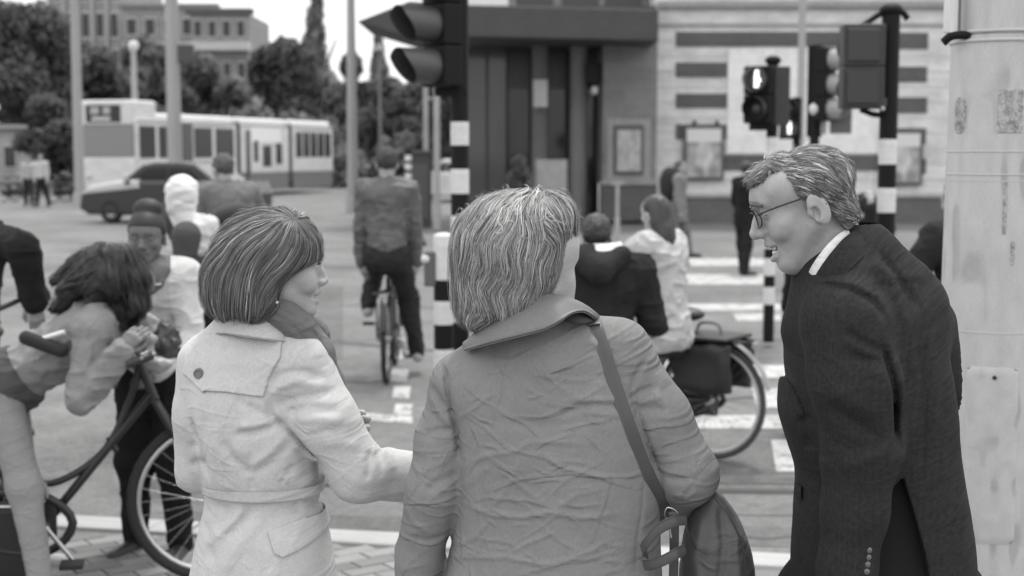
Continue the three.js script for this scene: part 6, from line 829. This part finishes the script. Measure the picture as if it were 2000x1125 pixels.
{ // entrance with its canopy, set back left of the striped wall
  const D = 35, F = (px, py, dz = 0) => P(px, py, D + dz), t = thing('entrance_building', 'dark entrance with wide flat canopy and columns, left of the striped wall', 'building', F(1120, 435)), b2 = (n, x0, y0, x1, y1, z0, z1, m, bev = 0, par = t) => { const a = F(x0, y0), b = F(x1, y1); return part(par, n, planarWall(boxc(a[0], b[1], a[2] + z0, b[0], a[1], a[2] + z1, bev)), m); };
  b2('wall', 1180, 80, 1284, 360, -4, -.3, grey(.24, { map: T_WALL })); b2('plinth', 1176, 358, 1284, 432, -1, -.15, grey(.11, { map: T_WALL }), .02); b2('plinth_ledge', 1176, 352, 1284, 362, -1, -.1, grey(.3, { map: T_PLAIN }), .02);
  b2('back_wall', 900, 60, 1184, 434, -4.2, -3.6, grey(.07, { map: T_PLAIN })); b2('upper_wall', 905, -420, 1284, 12, -7, -2.6, grey(.3, { map: T_WALL })); b2('white_fascia', 905, -60, 992, 9, -2.6, -2.5, grey(.8)); for (const x of [1010, 1105, 1195]) b2('upper_window', x, -60, x + 76, 4, -2.6, -2.54, grey(.05, { r: .2 }));
  b2('lintel', 905, 8, 1284, 76, -3.6, -.35, grey(.085, { map: T_PLAIN }));
  for (const [x0, x1, v] of [[1040, 1072, .15], [1116, 1150, .2]]) { const a = F(x0, 70), b = F(x1, 436); part(t, 'column', new THREE.CylinderGeometry((b[0] - a[0]) / 2, (b[0] - a[0]) / 2, a[1], 24).translate((a[0] + b[0]) / 2, a[1] / 2, a[2] - .9), grey(v, { map: T_PLAIN })); }
  for (const [x0, x1] of [[988, 1038], [1072, 1114], [1150, 1180]]) { const d = b2('glass_door', x0, 68, x1, 434, -2.6, -2.5, grey(.03, { r: .3 })), a = F(x0, 68), b = F(x1, 434); part(d, 'pane', boxc(a[0] + .06, b[1] + .1, a[2] - 2.5, b[0] - .06, a[1] - 1.2, a[2] - 2.47), GLASS); }
  { const f = b2('side_glass', 905, 70, 986, 434, -2.2, -2.1, grey(.05, { r: .4 })), a = F(905, 70), b = F(986, 434); for (let i = 0; i < 2; i++) part(f, 'pane', boxc(a[0] + .06 + i * .52, b[1] + .1, a[2] - 2.1, a[0] + .5 + i * .52, a[1] - .1, a[2] - 2.06), grey(.1, { r: .1 })); }
  b2('notice', 1042, 154, 1070, 208, -.4, -.36, grey(.55, { map: T_PLAIN }));
  { const f = b2('poster_frame', 1200, 244, 1258, 342, -.32, -.2, grey(.1), .02), a = F(1200, 244), b = F(1258, 342); part(f, 'poster', boxc(a[0] + .09, b[1] + .1, a[2] - .22, b[0] - .07, a[1] - .12, a[2] - .185), grey(.5, { map: noiseTex(64, (u, v) => .75 + .4 * (tile(u, v, 9, 95) - .5), 1) })); b2('poster_surround', 1188, 232, 1272, 352, -.34, -.26, grey(.34, { map: T_PLAIN }), .02); }
  b2('wall_lamp', 1156, 166, 1170, 184, -.5, -.3, grey(.55), .1); b2('wall_lamp_arm', 1148, 120, 1176, 160, -.6, -.4, grey(.015), .05);
  // canopy: a wide flat slab whose pointed left end reaches over the street
  const s = new THREE.Shape(); [[700, 42], [800, 4], [905, 11], [1284, 20], [1284, 78], [905, 70], [812, 75]].forEach(([px, py], i) => { const q = P(px, py, 33.4); i ? s.lineTo(q[0], q[1]) : s.moveTo(q[0], q[1]); });
  const cg = planarWall(new THREE.ExtrudeGeometry(s, { depth: 3.6, bevelEnabled: true, bevelSize: .02, bevelThickness: .02, bevelSegments: 1 }).translate(0, 0, -37)); part(t, 'canopy', cg, grey(.07, { map: T_PLAIN, r: .7 }));
}
const stand = (name, label, cat, px0, py0, px1, py1, d, depth, m, extra) => { const a = P(px0, py0, d), b = P(px1, py1, d), t = thing(name, label, cat, [(a[0] + b[0]) / 2, 0, -d]), x0 = a[0] - t.position.x, x1 = b[0] - t.position.x; lpart(t, 'board', boxc(x0, b[1], -depth / 2, x1, a[1], depth / 2, .02), m); for (const x of [x0 + .08, x1 - .08]) lpart(t, 'leg', boxc(x - .03, 0, -.03, x + .03, b[1], .03), STEEL); extra?.(t, x0, x1, b[1], a[1]); return t; };
stand('notice_board', 'pale notice board standing before the dark entrance columns', 'notice board', 1046, 312, 1108, 388, 32, .1, grey(.3, { map: T_PLAIN }), (t, x0, x1, y0, y1) => lpart(t, 'sheet', boxc(x0 + .05, y0 + .05, .05, x1 - .05, y1 - .05, .058), grey(.36, { map: T_PLAIN })));
mastPole('sign_post', 'thin grey post standing before the plinth left of the framed posters', 1206, 380, 28, .04, .035, yOf(355, 28), (t) => lpart(t, 'small_sign', box(.24, .08, .02, 0, yOf(358, 28), .03, .004), grey(.3)));
mastPole('white_post', 'left and shorter of two white posts below the middle traffic light', 832, 230, 34, .065, .065, yOf(170, 34));
mastPole('white_post', 'right and longer of two white posts below the middle traffic light', 853, 230, 33, .075, .075, yOf(165, 33));
{ const d = 33, t = thing('striped_bollard_post', 'far black post with small white bands behind the cyclist in the middle', 'post', [gx(798, d), 0, -d]); bands(t, 0, 0, d, .075, [[298, 303, 0], [303, 314, 1], [314, 320, 0], [320, 331, 1], [331, 338, 0], [338, 348, 1], [348, 360, 0], [360, 372, 1], [372, groundPy(d), 0]]); lpart(t, 'cap', new THREE.SphereGeometry(.076, 12, 6, 0, 6.283, 0, 1.57).translate(0, yOf(298, d), 0), BLACK); }
{ const d = 34; const t = thing('kiosk', 'dark kiosk between the white posts and the cyclist in the middle', 'kiosk', [gx(822, d), 0, -d]); lpart(t, 'cabinet', box(.5, 1.75, .5, 0, .875, 0, .04), grey(.06)); lpart(t, 'roof', box(.58, .08, .58, 0, 1.79, 0, .02), grey(.1)); lpart(t, 'door_panel', box(.4, 1.3, .02, 0, .85, .255, .01), grey(.09)); }

// ---------------------------------------------------------------- trees, shrub
const LEAF = [.17, .21, .27, .38].map((v) => grey(v, { r: 1, phys: { transmission: .45, thickness: 0, specularIntensity: .1 } }));
function leafCloud(blobs, n, size, r) { // many leaf-sized faces through the crown's volume
  const pos = [], nor = []; const tot = blobs.reduce((s, b) => s + b[3] * b[4] * b[3], 0);
  for (const [x, y, z, rx, ry] of blobs) { const m = Math.round(n * rx * ry * rx / tot); for (let i = 0; i < m; i++) { const u = rr(-1, 1), a = rnd() * 6.283, q = Math.sqrt(1 - u * u), k = Math.pow(rr(.25, 1), .5) * (1 + .1 * noise3(x + u * 3, y + a, z)); const c = [x + q * Math.cos(a) * rx * k, y + u * ry * k, z + q * Math.sin(a) * rx * k], s = size * rr(.6, 1.4), d1 = nor3([rr(-1, 1), rr(-1, 1), rr(-1, 1)]), d2 = nor3(cross3(d1, nor3([rr(-1, 1), rr(-1, 1), rr(-1, 1)]))), nn = nor3(add3(cross3(d1, d2), [q * Math.cos(a), u + .4, q * Math.sin(a)], 1.2)); for (const p of [add3(c, d1, s), add3(add3(c, d1, -s * .6), d2, s * .6), add3(add3(c, d1, -s * .6), d2, -s * .6)]) { pos.push(...p); nor.push(...nn); } } }
  const g = new THREE.BufferGeometry(); g.setAttribute('position', new THREE.Float32BufferAttribute(pos, 3)); g.setAttribute('normal', new THREE.Float32BufferAttribute(nor, 3)); g.setAttribute('uv', new THREE.BufferAttribute(new Float32Array(pos.length / 3 * 2), 2)); return g;
}
function tree(label, px, topPy, d, wpx, o = {}) {
  const x = gx(px, d), H = yOf(topPy, d), w = wpx / FOC * d / 2, t = thing(o.name ?? 'tree', label, 'tree', [x, 0, -d], o.group), y0 = o.low ?? H * .22;
  const tr = [rod([0, 0, 0], [0, H * .55, 0], H * .028 + .08, H * .014, 10)]; for (let i = 0; i < 6; i++) { const a = i * 1.05 + rnd(), h0 = H * rr(.25, .5); tr.push(rod([0, h0, 0], [Math.cos(a) * w * .7, h0 + H * rr(.15, .3), Math.sin(a) * w * .7], H * .011, H * .004, 7)); }
  lpart(t, 'trunk', J(tr), grey(.06));
  const bl = []; if (o.cone) for (let i = 0; i < 12; i++) { const f = i / 12, r = w * (1 - f * .95) * rr(.8, 1.1); bl.push([rr(-.12, .12) * w, mixN(y0, H, f), rr(-.2, .2) * w, Math.max(.25, r), (H - y0) / 12 * .95]); }
  else { const n = o.n ?? 12; for (let i = 0; i < n; i++) { const a = rnd() * 6.283, u = rr(-1, 1), k = Math.sqrt(rnd()); const yy = mixN(y0, H, .5 + u * .4), q = Math.sqrt(Math.max(.1, 1 - u * u)) * k * .72; bl.push([Math.cos(a) * w * q, yy, Math.sin(a) * w * q, w * rr(.3, .48), (H - y0) * rr(.13, .22)]); } }
  const N = (o.leaves ?? 5200) * 2.1; lpart(t, 'crown', leafCloud(bl, N, o.leaf ?? d * .003, 0), LEAF[o.tone ?? 1]); lpart(t, 'crown', leafCloud(bl.map((b) => [b[0], b[1], b[2], b[3] * .8, b[4] * .8]), N * .6, (o.leaf ?? d * .0023) * 1.3, 0), LEAF[o.tone ?? 1]);
  return t;
}
tree('broad dark tree at the left edge behind the parked bicycles', 40, 10, 70, 330, { tone: 0, n: 18, leaves: 9000, low: 1.5 });
tree('dark tree behind the slim pole left of the tram front', 190, 70, 76, 230, { tone: 0, n: 14, low: 1.5, leaves: 7000 });
tree('dark tree behind the thick pole, over the middle of the tram', 300, 85, 84, 200, { tone: 1, n: 14, low: 1.5, leaves: 7000 });
tree('rounded mid grey tree over the middle of the tram', 420, 105, 88, 180, { tone: 2, n: 14, low: 1.5, leaves: 6500 });
tree('dark tree above the rear of the tram, left of the conical tree', 535, 72, 82, 150, { tone: 0, n: 14, low: 1.2, leaves: 7000 });
tree('low dark tree seen past the rear end of the tram', 662, 170, 90, 90, { tone: 0, n: 12, low: .4 });
tree('rounded dark tree against the sky, touching the conical tree on its left', 585, 88, 80, 110, { tone: 1, n: 14, low: 1 });
tree('tall pale conical tree standing against the sky above the tram rear', 622, -60, 92, 120, { name: 'conical_tree', tone: 3, cone: 1, low: 1, leaves: 8000 });
tree('dark tree right of the tapering pole beside the conical tree', 690, 105, 86, 120, { tone: 1, n: 12, low: 1.2 });
tree('dark leafy tree under the pointed end of the canopy', 770, 118, 80, 150, { tone: 1, n: 13, low: 1, leaves: 6500 });
tree('small pale pointed tree against the sky under the canopy tip', 742, 62, 100, 70, { name: 'conical_tree', tone: 3, cone: 1, low: 4, leaves: 3500 });
tree('dark tree behind the middle traffic light', 860, 110, 74, 150, { tone: 0, n: 12, low: 1 });
tree('grey tree beside the dark entrance, right of the middle traffic light', 950, 120, 62, 110, { tone: 2, n: 12, low: 1 });
tree('low dark tree at the far left below the broad tree', 115, 190, 62, 160, { tone: 0, n: 12, low: .6 });
{ const d = 31, x = gx(1012, d), t = thing('shrub', 'dark cone-shaped shrub standing before the entrance columns', 'shrub', [x, 0, -d]), H = yOf(306, d), bl = []; for (let i = 0; i < 9; i++) bl.push([0, mixN(.3, H, i / 9), 0, mixN(.56, .12, i / 9), .22]); lpart(t, 'stem', rod([0, 0, 0], [0, H * .5, 0], .05), grey(.06)); lpart(t, 'foliage', leafCloud(bl, 5000, .06, 0), LEAF[0]); lpart(t, 'tub', new THREE.CylinderGeometry(.35, .28, .4, 20).translate(0, .2, 0), grey(.12)); }
{ const t = thing('hedge', 'low dark hedge along the far side of the road behind tram and parked bicycles', 'hedge', [-25, 0, -74]); const bl = []; for (let i = 0; i < 44; i++) bl.push([rr(-24, 30), rr(.4, 3), rr(-1, 1), rr(1, 2), rr(.9, 1.6)]); lpart(t, 'foliage', leafCloud(bl, 16000, .28, 0), LEAF[1]); }

// ---------------------------------------------------------------- far buildings above the trees
function block(label, x0, py0, x1, d, deep, v, build) { const a = P(x0, py0, d), b = P(x1, py0, d), t = thing('apartment_building', label, 'building', [(a[0] + b[0]) / 2, 0, -d]), w = b[0] - a[0], h = a[1]; lpart(t, 'wall', planarWall(box(w, h, deep, 0, h / 2, -deep / 2)), grey(v, { map: T_WALL })); build(t, w, h); return t; }
const win4 = (t, x, y, w, h, z = .02) => { const f = lpart(t, 'window', box(w, h, .12, x, y, z), grey(.5)); lpart(f, 'pane', box(w * .84, h * .86, .03, x, y, z + .06), GLASS); };
block('tall pale building with dark vertical strips, top left above the trees', 92, -160, 232, 118, 14, .34, (t, w, h) => { for (let i = 0; i < 5; i++) { const x = -w / 2 + w * (i + .5) / 5; for (let j = 0; j < 5; j++) win4(t, x, h - 2.6 - j * 3, w / 5 * .55, 2.2); lpart(t, 'pilaster', box(w / 5 * .22, h, .3, x - w / 10, h / 2, .15), grey(.42, { map: T_PLAIN })); } });
block('flat-roofed grey building with balconies, left above the tram', 238, 14, 420, 112, 12, .3, (t, w, h) => { lpart(t, 'roof_edge', box(w + .5, .35, 1, 0, h + .1, -.3, .05), grey(.2)); for (let j = 0; j < 3; j++) { lpart(t, 'balcony', box(w * .94, .5, .8, 0, h - 3 - j * 3, .4, .03), grey(.5, { map: T_PLAIN })); for (let i = 0; i < 5; i++) win4(t, -w / 2 + w * (i + .5) / 5, h - 1.5 - j * 3, w / 5 * .6, 1.4); } });
block('stepped grey building with pale balcony front and dark roof edge, above the tram', 372, 26, 484, 104, 9, .3, (t, w, h) => { lpart(t, 'roof_edge', box(w + .7, .4, 1, 0, h + .15, -.2, .05), grey(.1)); for (let j = 0; j < 3; j++) { lpart(t, 'balcony', box(w * 1.04, .6, 1, .1, h - 2.4 - j * 3, .5, .03), grey(.55, { map: T_PLAIN })); for (let i = 0; i < 4; i++) win4(t, -w / 2 + w * (i + .5) / 4, h - 1.1 - j * 3, w / 4 * .6, 1.3); } });
block('low pale building partly hidden behind the far walkers at the left', -160, 250, 44, 66, 6, .4, (t, w, h) => { for (let i = 0; i < 4; i++) win4(t, -w / 2 + w * (i + .5) / 4, h * .55, w / 4 * .5, 1.1); lpart(t, 'roof_edge', box(w + .3, .2, .6, 0, h + .05, 0, .03), grey(.3)); });
// ---------------------------------------------------------------- parked bicycles, far left
{ const spots = [[5, 51], [30, 52], [105, 50.5], [128, 52], [150, 51], [172, 53]], words = ['leftmost of the parked bicycles at the far left, by the picture edge', 'parked bicycle beside the left one of the two far walkers', 'parked bicycle just right of the two far walkers', 'parked bicycle second to the right of the far walkers', 'parked bicycle before the slim pole at the tram front', 'parked bicycle closest to the tram front']; let proto;
  spots.forEach(([px, d], i) => { if (!proto) { proto = bicycle(words[0], 'bicycles parked along the far kerb', [gx(px, d), 0, -d], .9, { far: true }).t; return; } const c = proto.clone(); c.name = numbered('bicycle'); c.userData = { ...proto.userData, label: words[i] }; c.position.set(gx(px, d), 0, -d); c.rotation.y = .9 + rr(-.3, .3); scene.add(c); }); }
renderer.render(scene, camera);
